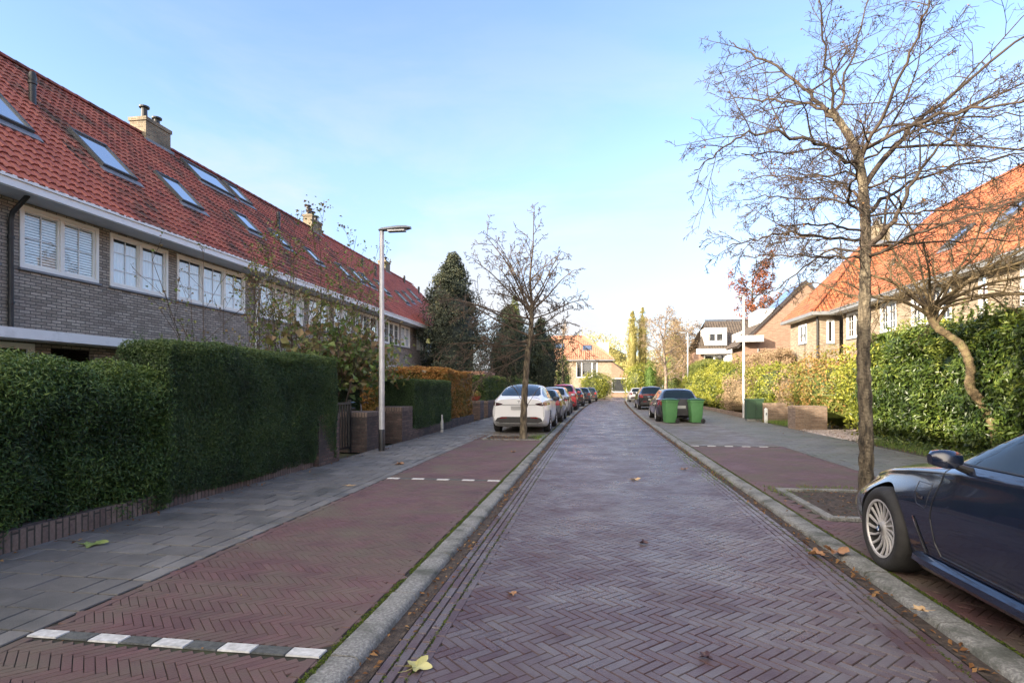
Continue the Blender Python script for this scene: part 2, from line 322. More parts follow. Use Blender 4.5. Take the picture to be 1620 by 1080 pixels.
M['chrome'] = mat('chrome', [(0.7, 0.7, 0.7), (0.8, 0.8, 0.8)], rough=0.1, scale=5, metal=1.0)
M['taillight'] = mat('tail_light', [(0.16, 0.008, 0.01), (0.3, 0.012, 0.016)], rough=0.12, scale=6, coat=1.0)
M['darklight'] = mat('smoked_light', [(0.04, 0.02, 0.022), (0.10, 0.03, 0.035)], rough=0.12, scale=6, coat=1.0)
M['headlight'] = mat('headlight', [(0.35, 0.37, 0.4), (0.6, 0.62, 0.64)], rough=0.1, scale=20, coat=1.0)
M['plate'] = mat('blank_plate', [(0.38, 0.38, 0.37), (0.44, 0.44, 0.43)], rough=0.5, scale=3)
M['blue'] = mat('emblem_blue', [(0.02, 0.12, 0.35)], rough=0.3)
M['solar'] = mat('solar_glass', [(0.02, 0.035, 0.07), (0.03, 0.05, 0.10)], rough=0.08, scale=3, coat=1.0)
M['terracotta'] = mat('terracotta', [(0.3, 0.07, 0.035), (0.4, 0.11, 0.06)], rough=0.8, scale=5)
M['wood'] = mat('brown_wood', [(0.25, 0.13, 0.08), (0.36, 0.2, 0.13)], rough=0.7, scale=5, stretch=(1, 8, 1))
M['door'] = mat('door_red_brown', [(0.09, 0.035, 0.02), (0.14, 0.055, 0.03)], rough=0.5, scale=4)

# ---------------------------------------------------------------- mesh helpers
class MB:
    def __init__(s): s.v = []; s.f = []; s.n = 0
    def add(s, v, f, var=None):
        v = np.asarray(v, dtype=np.float32).reshape(-1, 3)
        f = np.asarray(f, dtype=np.int64)
        if var is None: var = np.full(len(f), random.random(), dtype=np.float32)
        elif np.isscalar(var): var = np.full(len(f), var, dtype=np.float32)
        s.v.append(v); s.f.append((f + s.n, np.asarray(var, dtype=np.float32))); s.n += len(v)
        return s
    def ngon(s, pts, var=None): return s.add(pts, [list(range(len(pts)))], var)
    def box(s, x0, x1, y0, y1, z0, z1, var=None, rot=0, piv=None):
        v = np.array([(x, y, z) for z in (z0, z1) for y in (y0, y1) for x in (x0, x1)], float)
        if rot:
            px, py = piv if piv else ((x0 + x1) / 2, (y0 + y1) / 2)
            c, q = math.cos(rot), math.sin(rot)
            dx, dy = v[:, 0] - px, v[:, 1] - py
            v[:, 0] = px + dx * c - dy * q; v[:, 1] = py + dx * q + dy * c
        return s.add(v, [(0, 2, 3, 1), (4, 5, 7, 6), (0, 1, 5, 4), (2, 6, 7, 3), (0, 4, 6, 2), (1, 3, 7, 5)], var)
    def bbox(s, x0, x1, y0, y1, z0, z1, b=0.01, var=None):
        """box with chamfered vertical + top edges"""
        v = []; 
        ring = lambda ins, z: [(x0 + ins + b, y0 + ins, z), (x1 - ins - b, y0 + ins, z), (x1 - ins, y0 + ins + b, z), (x1 - ins, y1 - ins - b, z),
                               (x1 - ins - b, y1 - ins, z), (x0 + ins + b, y1 - ins, z), (x0 + ins, y1 - ins - b, z), (x0 + ins, y0 + ins + b, z)]
        v = ring(0, z0) + ring(0, z1 - b) + ring(b * 0.7, z1)
        f = []
        for r in (0, 8):
            for i in range(8):
                j = (i + 1) % 8
                f.append((r + i, r + j, r + 8 + j, r + 8 + i))
        if var is None: var = random.random()
        s.add(v, f, var)
        s.add([v[i] for i in range(16, 24)], [tuple(range(8))], var)
        return s
    def tube(s, pts, rad, k=6, var=None, cap=True):
        p = np.asarray(pts, float); n = len(p)
        rad = np.full(n, rad, float) if np.isscalar(rad) else np.asarray(rad, float)
        t = np.gradient(p, axis=0); t /= np.linalg.norm(t, axis=1)[:, None] + 1e-9
        ref = np.array([0.0, 0.0, 1.0]) if abs(t[:, 2]).mean() < 0.8 else np.array([1.0, 0.0, 0.0])
        a = np.cross(t, ref); a /= np.linalg.norm(a, axis=1)[:, None] + 1e-9
        b = np.cross(t, a)
        an = np.arange(k) * 2 * math.pi / k
        v = p[:, None, :] + rad[:, None, None] * (np.cos(an)[None, :, None] * a[:, None, :] + np.sin(an)[None, :, None] * b[:, None, :])
        i = np.arange(n - 1)[:, None] * k; j = np.arange(k)[None, :]; j2 = (j + 1) % k
        f = np.stack([i + j, i + j2, i + k + j2, i + k + j], -1).reshape(-1, 4)
        s.add(v.reshape(-1, 3), f, var)
        if cap:
            s.add(v[0], [tuple(range(k))], var); s.add(v[-1], [tuple(range(k))[::-1]], var)
        return s
    def lathe(s, prof, k=24, c=(0, 0, 0), axis='z', var=None):
        """prof: list of (r, h)"""
        an = np.arange(k) * 2 * math.pi / k
        v = np.array([[(r * math.cos(q), r * math.sin(q), h) for q in an] for r, h in prof])
        if axis == 'x': v = v[..., [2, 0, 1]]
        if axis == 'y': v = v[..., [0, 2, 1]]
        v = v + np.array(c)
        n = len(prof)
        i = np.arange(n - 1)[:, None] * k; j = np.arange(k)[None, :]; j2 = (j + 1) % k
        f = np.stack([i + j, i + j2, i + k + j2, i + k + j], -1).reshape(-1, 4)
        return s.add(v.reshape(-1, 3), f, var)
    def extrude(s, poly, axis, a, b, var=None):
        """prism: poly in the two other axes, from a to b along axis"""
        n = len(poly)
        def mk(p, h):
            return {'x': (h, p[0], p[1]), 'y': (p[0], h, p[1]), 'z': (p[0], p[1], h)}[axis]
        v = [mk(p, a) for p in poly] + [mk(p, b) for p in poly]
        if var is None: var = random.random()
        s.add(v, [(i, (i + 1) % n, n + (i + 1) % n, n + i) for i in range(n)], var)
        s.add(v[:n], [tuple(range(n))[::-1]], var); s.add(v[n:], [tuple(range(n))], var)
        return s
    def build(s, name, m, parent=None, smooth=False, sharp=None):
        me = bpy.data.meshes.new(name)
        V = np.concatenate(s.v) if s.v else np.zeros((0, 3), np.float32)
        me.vertices.add(len(V)); me.vertices.foreach_set('co', V.ravel())
        lv, ls, va = [], [], []
        st = 0
        for f, q in s.f:
            if len(f) == 0: continue
            k = f.shape[1]
            lv.append(f.ravel()); ls.append(st + np.arange(len(f)) * k); st += f.size; va.append(q)
        lv = np.concatenate(lv); ls = np.concatenate(ls); va = np.concatenate(va)
        me.loops.add(len(lv)); me.loops.foreach_set('vertex_index', lv.astype(np.int32))
        me.polygons.add(len(ls)); me.polygons.foreach_set('loop_start', ls.astype(np.int32))
        me.update(calc_edges=True)
        at = me.attributes.new('var', 'FLOAT', 'FACE'); at.data.foreach_set('value', va)
        me.materials.append(m)
        me.polygons.foreach_set('use_smooth', np.zeros(len(ls), bool))
        if smooth:
            me.polygons.foreach_set('use_smooth', np.ones(len(ls), bool))
            if sharp: me.set_sharp_from_angle(angle=R(sharp))
        me.validate()
        o = bpy.data.objects.new(name, me); COL.objects.link(o)
        if parent: o.parent = parent
        return o

def tag(o, label=None, cat=None, group=None, kind=None):
    if label: o['label'] = label
    if cat: o['category'] = cat
    if group: o['group'] = group
    if kind: o['kind'] = kind
    return o
def empty(name, loc=(0, 0, 0), rz=0, label=None, cat=None, group=None):
    o = bpy.data.objects.new(name, None); COL.objects.link(o)
    o.location = loc; o.rotation_euler = (0, 0, rz); o.empty_display_size = 0.3
    return tag(o, label, cat, group)
def copy_tree(o, parent=None):
    c = o.copy(); COL.objects.link(c); c.parent = parent
    for ch in list(o.children): copy_tree(ch, c)
    return c
def struct(o): o['kind'] = 'structure'; return o
def bendx(y): return 0.00045 * np.maximum(0, np.asarray(y, float) - 15) ** 2
def bend(mb):
    for v in mb.v: v[:, 0] += bendx(v[:, 1])
    return mb
def snoise(p, f=1.0, seed=0):
    p = np.asarray(p) * f; s = seed * 1.7
    return (np.sin(p[:, 0] * 1.9 + s + 1.3 * np.sin(p[:, 1] * 1.3 + s)) + np.sin(p[:, 1] * 2.3 + 2 * s + 1.1 * np.sin(p[:, 2] * 1.7 + s)) +
            np.sin(p[:, 2] * 2.1 + 3 * s + 1.2 * np.sin(p[:, 0] * 1.1 - s))) / 3
def W(o):
    """parts modelled in world coordinates under an Empty placed at the thing's base"""
    p = o.parent
    if p is not None and p.type == 'EMPTY':
        o.matrix_parent_inverse = Matrix.Translation(-Vector(p.location))
    return o

# ---------------------------------------------------------------- ground, paving
def bricks(mb, quads, z, gap=0.0018, h=0.0, tilt=0.0005, clip=None, bev=0.003):
    """quads: (n,4,2) outlines -> slightly inset bricks with a bevel and small random tilt"""
    q = np.asarray(quads, float)
    c = q.mean(axis=1, keepdims=True)
    e = q - c
    ln = np.linalg.norm(e, axis=2, keepdims=True)
    e1 = q[:, 1] - q[:, 0]; e2 = q[:, 3] - q[:, 0]
    l1 = np.linalg.norm(e1, axis=1)[:, None]; l2 = np.linalg.norm(e2, axis=1)[:, None]
    u1 = (e1 / (l1 + 1e-9))[:, None, :]; u2 = (e2 / (l2 + 1e-9))[:, None, :]
    sg = np.array([[-1, -1], [1, -1], [1, 1], [-1, 1]])
    def ins(d): return q - sg[None, :, 0:1] * u1 * d - sg[None, :, 1:2] * u2 * d
    n = len(q)
    g = RNG.uniform(0.6, 1.5, (n, 1, 1)) * gap
    low, top = ins(g), ins(g + bev)
    zt = RNG.normal(0, 1, (n, 3)) * tilt
    rel = (top - c) / 0.1
    ztop = z + zt[:, 0:1] + rel[..., 0] * zt[:, 1:2] + rel[..., 1] * zt[:, 2:3]
    V = np.zeros((n, 8, 3))
    V[:, :4, :2] = low; V[:, :4, 2] = ztop - 0.009
    V[:, 4:, :2] = top; V[:, 4:, 2] = ztop
    b = (np.arange(n) * 8)[:, None, None]
    f = np.array([[4, 5, 6, 7], [0, 1, 5, 4], [1, 2, 6, 5], [2, 3, 7, 6], [3, 0, 4, 7]])[None] + b
    mb.add(V.reshape(-1, 3), f.reshape(-1, 4), np.repeat(RNG.uniform(0, 1, n), 5))

def herring(x0, x1, y0, y1, Lb=0.189, Wb=0.063):
    """45 degree herringbone, cut at x0 and x1"""
    n = int(round(Lb / Wb)); u = Wb
    Rr = math.sqrt(0.5)
    out = []
    rng = int((max(abs(x0), abs(x1)) + (y1 - y0)) / u / Rr) + 8
    # rotate so that lattice (1,1) runs along X
    k = np.arange(-rng, rng)
    I, J = np.meshgrid(np.arange(-rng, rng), np.arange(-rng // (2 * n) - 2, rng // (2 * n) + 2), indexing='ij')
    I = I.ravel(); J = J.ravel()
    hx, hy = I + 2 * n * J, I
    vx, vy = I, I - 2 * n + 1 + 2 * n * J
    def rot(a, b): return (a + b) * Rr * u, (b - a) * Rr * u
    def quad(ax, ay, w, h):
        P = [rot(ax, ay), rot(ax + w, ay), rot(ax + w, ay + h), rot(ax, ay + h)]
        return np.stack([np.stack(p, -1) for p in P], 1)
    q = np.concatenate([quad(hx, hy, n, 1), quad(vx, vy, 1, n)])
    q[..., 1] += (y0 + y1) / 2
    q[..., 0] += (x0 + x1) / 2
    cx, cy = q[..., 0].mean(1), q[..., 1].mean(1)
    k = (cx > x0 - 0.06) & (cx < x1 + 0.06) & (cy > y0) & (cy < y1)
    q = q[k]
    return q

def rect(x0, x1, y0, y1): return [(x0, y0), (x1, y0), (x1, y1), (x0, y1)]
YE = 80.0
def strip(x0, x1, y0, y1, z, name, m, step=2.0):
    ys = np.arange(y0, y1 + 0.01, step)
    mb = MB()
    v = [(x, y, z) for y in ys for x in (x0, x1)]
    f = [(2 * i, 2 * i + 1, 2 * i + 3, 2 * i + 2) for i in range(len(ys) - 1)]
    mb.add(v, f, 0.5); bend(mb)
    return struct(mb.build(name, m))

g = MB(); g.add([(-900, -300, -0.03), (900, -300, -0.03), (900, 1500, -0.03), (-900, 1500, -0.03)], [(0, 1, 2, 3)])
struct(g.build('ground', M['ground']))
XL0, XL1 = -1.47, -1.285      # left kerb back / front
XR1, XR0 = 2.15, 2.34        # right kerb front / back
BAYZ = 0.045
strip(-1.3, 2.2, -6, YE, -0.008, 'road_bed', M['joint'])
# road surface
mb = MB()
bricks(mb, herring(XL1 + 0.38, XR1 - 0.38, 0.6, YE), 0.0, gap=.0024, bev=.0026, tilt=.0007)
ed = []
for xs in (XL1 + 0.10, XL1 + 0.166, XL1 + 0.232, XL1 + 0.298, XR1 - 0.364, XR1 - 0.298, XR1 - 0.232, XR1 - 0.166):
    y = 0.6 + random.random() * 0.2
    while y < YE:
        ed.append(rect(xs, xs + 0.063, y, y + 0.203)); y += 0.21
bricks(mb, np.array(ed), 0.003, gap=.003)
bend(mb)
struct(mb.build('road', M['road_brick']))
strip(XL1 - 0.01, XL1 + 0.10, -6, YE, 0.004, 'gutter', M['soil'])
strip(XR1 - 0.10, XR1 + 0.01, -6, YE, 0.004, 'gutter', M['soil'])
# kerbs: one-metre stones with a rounded road-side edge
def kerb(xb, xf, sgn):
    mb = MB()
    w_ = abs(xf - xb)
    prof = [(0, -0.02), (0, 0.050), (0.012, 0.055), (w_ * 0.70, 0.054), (w_ * 0.86, 0.047), (w_ * 0.95, 0.030), (w_, -0.02)]
    y = -2.0
    while y < YE:
        j = random.uniform(-0.004, 0.004); zt = random.uniform(-0.004, 0.004)
        pts = [(xb + sgn * a + j, b + (zt if b > 0 else 0)) for a, b in prof]
        seg = MB()
        n = len(pts); yy = np.linspace(y + 0.005, y + 0.993, 6)
        V = np.array([(p[0] + random.uniform(-0.0025, 0.0025), v, p[1] + random.uniform(-0.0025, 0.0025)) for v in yy for p in pts])
        f = [(i * n + k, i * n + k + 1, (i + 1) * n + k + 1, (i + 1) * n + k) for i in range(5) for k in range(n - 1)]
        mb.add(V, f); mb.add(V[:n], [tuple(range(n))]); mb.add(V[-n:], [tuple(range(n))[::-1]])
        y += 1.0
    bend(mb)
    return struct(mb.build('kerb', M['kerb'], smooth=True, sharp=50))
kerb(XL0, XL1, 1); kerb(XR0, XR1, -1)
# parking bays
FL, FR = -3.42, 4.66
for (a, b, nm) in ((FL, XL0, 'parking_bay'), (XR0, FR, 'parking_bay')):
    strip(a, b, -6, YE, BAYZ - 0.008, nm + '_bed', M['joint'])
pits = [(-3.25, -1.52, 15.95, 17.35), (2.6, 4.45, 6.9, 8.85)]
lines = [(3.02, 'L'), (9.0, 'L'), (15.1, 'R')]
def in_pits(q):
    c = q.mean(1); k = np.zeros(len(q), bool)
    for x0, x1, y0, y1 in pits: k |= (c[:, 0] > x0 - 0.03) & (c[:, 0] < x1 + 0.03) & (c[:, 1] > y0 - 0.03) & (c[:, 1] < y1 + 0.03)
    for y, s_ in lines:
        k |= (np.abs(c[:, 1] - y) < 0.05) & ((c[:, 0] < 0) == (s_ == 'L'))
    return k
for (a, b, ye) in ((FL + 0.02, XL0 - 0.05, 17.5), (XR0 + 0.05, FR - 0.02, 15.1)):
    mb = MB()
    q = herring(a + 0.075, b - 0.075, 0.5, ye, 0.2, 0.05)
    bricks(mb, q[~in_pits(q)], BAYZ, gap=0.0010, bev=.002)
    ed = []
    for xs in (a, b - 0.07):
        y = 0.5
        while y < ye:
            ed.append(rect(xs, xs + 0.07, y, y + 0.2)); y += 0.205
    ed = np.array(ed)
    bricks(mb, ed[~in_pits(ed)], BAYZ + 0.003)
    bend(mb)
    struct(mb.build('parking_bay', M['bay_brick']))
for (a, b, ya) in ((FL + 0.02, XL0 - 0.05, 17.5), (XR0 + 0.05, FR - 0.02, 15.16)):
    q = herring(a, b, ya, YE - 1, 0.189, 0.094)
    mb = MB(); bricks(mb, q[~in_pits(q)], BAYZ, gap=0.002); bend(mb)
    struct(mb.build('grey_parking_strip', M['grey_brick']))
for y, s_ in lines:
    wq, dq = [], []
    x0 = XL0 - 0.05 if s_ == 'L' else XR0 + 0.05
    for i in range(9):
        a = x0 - 0.21 * (i + 1) if s_ == 'L' else x0 + 0.21 * i
        (wq if i % 2 == 0 else dq).append(rect(a + 0.002, a + 0.208, y - 0.05, y + 0.05))
    mb = MB(); bricks(mb, np.array(wq), BAYZ + 0.006, tilt=0.0006)
    struct(mb.build('parking_line', M['white_stone']))
    mb = MB(); bricks(mb, np.array(dq), BAYZ + 0.0055, tilt=0.0006)
    struct(mb.build('parking_line_stone', M['dark_stone']))
# footpaths of concrete tiles
def footpath(x0, x1, y0, y1, m, tw=0.31, tl=0.41, name='footpath'):
    strip(x0, x1, y0, y1, BAYZ - 0.009, 'footpath_bed', M['joint'])
    mb = MB(); q = []
    row = 0; y = y0
    while y < y1:
        x = x1 - 0.17; q.append(rect(x, x1, y, min(y + tw, y1)))
        off = 0 if row % 2 == 0 else tl / 2
        if off: q.append(rect(max(x - off, x0), x, y, y + tw)); x -= off
        while x > x0 + 0.03:
            q.append(rect(max(x - tl, x0), x, y, y + tw)); x -= tl
        y += tw; row += 1
    q = np.array(q)
    bricks(mb, q, BAYZ + 0.004, gap=0.008, tilt=0.0009)
    bend(mb)
    return struct(mb.build(name, m))
footpath(-5.3, FL, -1, 60, M['tile'])
footpath(FR, 7.0, -1, 60, M['tile_green'])
# cross street at the far end
mb = MB(); mb.add([(-60, 79.8, 0.002), (60, 79.8, 0.002), (60, 85, 0.002), (-60, 85, 0.002)], [(0, 1, 2, 3)], 0.5)
struct(mb.build('cross_street', M['road_brick']))
mb = MB(); mb.add([(-60, 85.2, 0.04), (60, 85.2, 0.04), (60, 87.2, 0.04), (-60, 87.2, 0.04)], [(0, 1, 2, 3)], 0.5)
struct(mb.build('far_footpath', M['tile']))
# right-hand verge: gravel drive, soil strip
gp = [(7.0, 17.6), (7.7, 16.9), (8.6, 17.2), (11, 19), (11, 21.8), (8.2, 21.6), (7.0, 20.6)]
mb = MB(); mb.ngon([(x, y, 0.05) for x, y in gp]); struct(mb.build('gravel_drive', M['gravel']))
mb = MB(); mb.ngon([(7.0, -1, 0.04), (8.4, -1, 0.04), (8.6, 17.2, 0.04), (7.0, 17.5, 0.04)]); struct(mb.build('soil_strip', M['soil']))
# tree pits: concrete edging round bare soil
def tree_pit(x0, x1, y0, y1, label):
    t = empty('tree_pit', ((x0 + x1) / 2, (y0 + y1) / 2, 0), 0, label, 'tree pit', 'tree pits set in the parking bays')
    mb = MB(); nx, ny = 30, 30
    X, Y = np.meshgrid(np.linspace(x0 + .02, x1 - .02, nx), np.linspace(y0 + .02, y1 - .02, ny))
    P = np.stack([X.ravel(), Y.ravel(), np.zeros(nx * ny)], 1)
    P[:, 2] = 0.045 + 0.012 * snoise(P, 9) + RNG.normal(0, 0.006, len(P))
    f = [(j * nx + i, j * nx + i + 1, (j + 1) * nx + i + 1, (j + 1) * nx + i) for j in range(ny - 1) for i in range(nx - 1)]
    mb.add(P, f, 0.5); W(mb.build('soil', M['soil'], t, smooth=True))
    mb = MB(); e = 0.1
    for (a, b, c, d) in ((x0, x1, y0, y0 + e), (x0, x1, y1 - e, y1), (x0, x0 + e, y0 + e + .003, y1 - e - .003), (x1 - e, x1, y0 + e + .003, y1 - e - .003)):
        mb.bbox(a, b, c, d, 0, 0.075, 0.008)
    W(mb.build('edging', M['kerb'], t))
    return t
tree_pit(*pits[0], 'tree pit of dark soil at the rear of the white parked car')
tree_pit(*pits[1], 'tree pit of dark soil at the nose of the dark blue car')

# ---------------------------------------------------------------- foliage helpers
def leaves(mb, P, nrm, size, aspect=2.2, spread=0.7, var=None, fold=0.25, droop=0.0):
    """one folded leaf (two triangles) at each point, facing roughly along nrm"""
    n = len(P)
    if n == 0: return
    P = np.asarray(P, float); nrm = np.asarray(nrm, float)
    nn = nrm + RNG.normal(0, spread, (n, 3)); nn /= np.linalg.norm(nn, axis=1)[:, None] + 1e-9
    t = RNG.normal(0, 1, (n, 3)); t[:, 2] -= droop
    t -= (t * nn).sum(1)[:, None] * nn; t /= np.linalg.norm(t, axis=1)[:, None] + 1e-9
    s = np.cross(nn, t)
    sz = (size * RNG.uniform(0.6, 1.35, n))[:, None]
    a = P - t * sz * 0.5; b = P + t * sz * 0.5
    wd = sz / aspect * 0.5; m = P - t * sz * 0.05
    l = m + s * wd + nn * wd * fold * 2; r = m - s * wd + nn * wd * fold * 2
    V = np.stack([a, l, b, r], 1).reshape(-1, 3)
    i = np.arange(n) * 4
    f = np.stack([np.stack([i, i + 1, i + 2], 1), np.stack([i, i + 2, i + 3], 1)], 1).reshape(-1, 3)
    if var is None: var = RNG.uniform(0, 1, n)
    mb.add(V, f, np.repeat(np.clip(var, 0, 1), 2))

def hedge(name, m, x0, x1, y0, y1, z0, z1, size, dens, label, cat='hedge', group=None, faces='xXyYt', side=1, rough=0.06, big=0.12, seed=0, aspect=2.4, rnd=0.12, spread=0.7, shell=0.10, undercut=0.0, parent=None, cl=2.5, fold=0.25):
    """clipped hedge: lumpy core with a shell of leaves"""
    mb = MB()
    cx, cy = (x0 + x1) / 2, (y0 + y1) / 2
    def disp(P, n):
        d = big * snoise(P, 1.1, seed) + rough * snoise(P, 4.3, seed + 3)
        Q = P + n * d[:, None]
        # round the upper edges
        h = np.clip((P[:, 2] - (z1 - rnd * 2)) / (rnd * 2 + 1e-6), 0, 1)
        k = 1 - 0.0 * h
        Q[:, 0] = np.where(np.abs(n[:, 0]) > .5, Q[:, 0] - np.sign(n[:, 0]) * rnd * h ** 2, Q[:, 0])
        Q[:, 1] = np.where(np.abs(n[:, 1]) > .5, Q[:, 1] - np.sign(n[:, 1]) * rnd * h ** 2, Q[:, 1])
        if undercut:
            lo = np.clip(1 - (P[:, 2] - z0) / 0.5, 0, 1)
            Q[:, 0] = np.where(np.abs(n[:, 0]) > .5, Q[:, 0] - np.sign(n[:, 0]) * undercut * lo ** 2, Q[:, 0])
        if 't':
            ex = np.minimum(P[:, 0] - x0, x1 - P[:, 0]); ey = np.minimum(P[:, 1] - y0, y1 - P[:, 1])
            e = np.clip(np.minimum(ex, ey) / (rnd * 2 + 1e-6), 0, 1)
            Q[:, 2] = np.where(n[:, 2] > .5, Q[:, 2] - rnd * (1 - e) ** 2, Q[:, 2])
        return Q
    spec = {'X': ((1, 0, 0), lambda a, b: (x1 + 0 * a, y0 + a * (y1 - y0), z0 + b * (z1 - z0)), y1 - y0, z1 - z0),
            'x': ((-1, 0, 0), lambda a, b: (x0 + 0 * a, y0 + a * (y1 - y0), z0 + b * (z1 - z0)), y1 - y0, z1 - z0),
            'Y': ((0, 1, 0), lambda a, b: (x0 + a * (x1 - x0), y1 + 0 * a, z0 + b * (z1 - z0)), x1 - x0, z1 - z0),
            'y': ((0, -1, 0), lambda a, b: (x0 + a * (x1 - x0), y0 + 0 * a, z0 + b * (z1 - z0)), x1 - x0, z1 - z0),
            't': ((0, 0, 1), lambda a, b: (x0 + a * (x1 - x0), y0 + b * (y1 - y0), z1 + 0 * a), x1 - x0, y1 - y0)}
    for k, (n, fn, la, lb) in spec.items():
        na, nb = max(2, int(la / 0.25)), max(2, int(lb / 0.25))
        A, B = np.meshgrid(np.linspace(0, 1, na + 1), np.linspace(0, 1, nb + 1))
        P = np.stack(fn(A.ravel(), B.ravel()), 1); nv = np.tile(np.array(n, float), (len(P), 1))
        Q = disp(P, nv) - nv * (shell * 0.9)
        # keep the core inside on the other axes too
        Q[:, 0] = np.clip(Q[:, 0], x0 + shell * .5, x1 - shell * .5) if abs(n[0]) < .5 else Q[:, 0]
        Q[:, 1] = np.clip(Q[:, 1], y0 + shell * .5, y1 - shell * .5) if abs(n[1]) < .5 else Q[:, 1]
        if n[2] < .5: Q[:, 2] = np.minimum(Q[:, 2], z1 - shell)
        f = [(j * (na + 1) + i, j * (na + 1) + i + 1, (j + 1) * (na + 1) + i + 1, (j + 1) * (na + 1) + i) for j in range(nb) for i in range(na)]
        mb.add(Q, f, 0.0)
        if k in faces:
            cnt = int(la * lb * dens)
            a, b = RNG.uniform(0, 1, cnt), RNG.uniform(0, 1, cnt)
            P = np.stack(fn(a, b), 1); nv = np.tile(np.array(n, float), (cnt, 1))
            Q = disp(P, nv) - nv * (RNG.beta(1.6, 1.6, cnt)[:, None] * shell - shell * 0.25)
            nb_ = nv.copy(); nb_[:, 2] += 0.45
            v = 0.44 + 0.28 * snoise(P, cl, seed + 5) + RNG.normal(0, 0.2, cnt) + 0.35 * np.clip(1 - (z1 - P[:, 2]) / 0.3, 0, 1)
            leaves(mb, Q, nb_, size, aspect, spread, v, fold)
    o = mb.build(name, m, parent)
    if not parent: tag(o, label, cat, group)
    return o

def blob_leaves(mb, c, r, n, size, aspect=2.0, lump=0.25, seed=0, hollow=0.55, clump=0.25, flat=1.0, spread=0.8):
    """leaves through an uneven ellipsoid shell; clumps and gaps come from noise"""
    d = RNG.normal(0, 1, (n, 3)); d /= np.linalg.norm(d, axis=1)[:, None]
    rr = hollow + (1 - hollow) * RNG.uniform(0, 1, n) ** 0.6
    k = 1 + lump * snoise(d * 2.2, 1.3, seed) + lump * 0.5 * snoise(d * 5.5, 1.0, seed + 2)
    P = np.array(c) + d * np.array(r) * (rr * k)[:, None]
    keep = snoise(P, 2.2 / max(0.4, min(r)), seed + 9) > -1 + clump * 1.6
    P, d = P[keep], d[keep]
    dn = d.copy(); dn[:, 2] += 0.3
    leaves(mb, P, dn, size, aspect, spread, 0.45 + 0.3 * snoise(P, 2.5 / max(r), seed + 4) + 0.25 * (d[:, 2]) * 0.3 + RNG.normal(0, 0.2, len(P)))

def grass_tufts(mb, x0, x1, y0, y1, n, h, lean=0.4):
    P = np.stack([RNG.uniform(x0, x1, n), RNG.uniform(y0, y1, n), np.full(n, 0.045)], 1)
    d = np.stack([RNG.normal(0, lean, n), RNG.normal(0, lean, n), np.ones(n)], 1)
    hh = h * RNG.uniform(0.4, 1.3, n)[:, None]
    s_ = np.stack([RNG.normal(0, 1, n), RNG.normal(0, 1, n), np.zeros(n)], 1); s_ /= np.linalg.norm(s_, axis=1)[:, None]
    wv = s_ * 0.0045
    V = np.stack([P - wv, P + wv, P + d * hh], 1).reshape(-1, 3)
    i = np.arange(n) * 3
    mb.add(V, np.stack([i, i + 1, i + 2], 1), RNG.uniform(0, 1, n))

# ---------------------------------------------------------------- building helpers
def ubox(mb, O, u, n, u0, u1, d0, d1, z0, z1, var=None):
    O, u, n = np.array(O, float), np.array(u, float), np.array(n, float)
    v = [O + u * a + n * d + np.array([0, 0, z]) for z in (z0, z1) for d in (d0, d1) for a in (u0, u1)]
    return mb.add(v, [(0, 2, 3, 1), (4, 5, 7, 6), (0, 1, 5, 4), (2, 6, 7, 3), (0, 4, 6, 2), (1, 3, 7, 5)], var)

def wall(mb, O, u, n, u0, u1, z0, z1, holes=(), depth=0.12):
    O, u, n = np.array(O, float), np.array(u, float), np.array(n, float)
    us = sorted({u0, u1, *[h[0] for h in holes], *[h[1] for h in holes]})
    zs = sorted({z0, z1, *[h[2] for h in holes], *[h[3] for h in holes]})
    us = [a for a in us if u0 <= a <= u1]; zs = [a for a in zs if z0 <= a <= z1]
    P = lambda a, d, z: O + u * a + n * d + np.array([0, 0, z])
    for i in range(len(us) - 1):
        for j in range(len(zs) - 1):
            cu, cz = (us[i] + us[i + 1]) / 2, (zs[j] + zs[j + 1]) / 2
            if any(h[0] < cu < h[1] and h[2] < cz < h[3] for h in holes): continue
            mb.add([P(us[i], 0, zs[j]), P(us[i + 1], 0, zs[j]), P(us[i + 1], 0, zs[j + 1]), P(us[i], 0, zs[j + 1])], [(0, 1, 2, 3)])
    for a, b, c, d in holes:
        for q in (((a, c), (b, c)), ((b, c), (b, d)), ((b, d), (a, d)), ((a, d), (a, c))):
            mb.add([P(q[0][0], 0, q[0][1]), P(q[1][0], 0, q[1][1]), P(q[1][0], depth, q[1][1]), P(q[0][0], depth, q[0][1])], [(0, 1, 2, 3)])

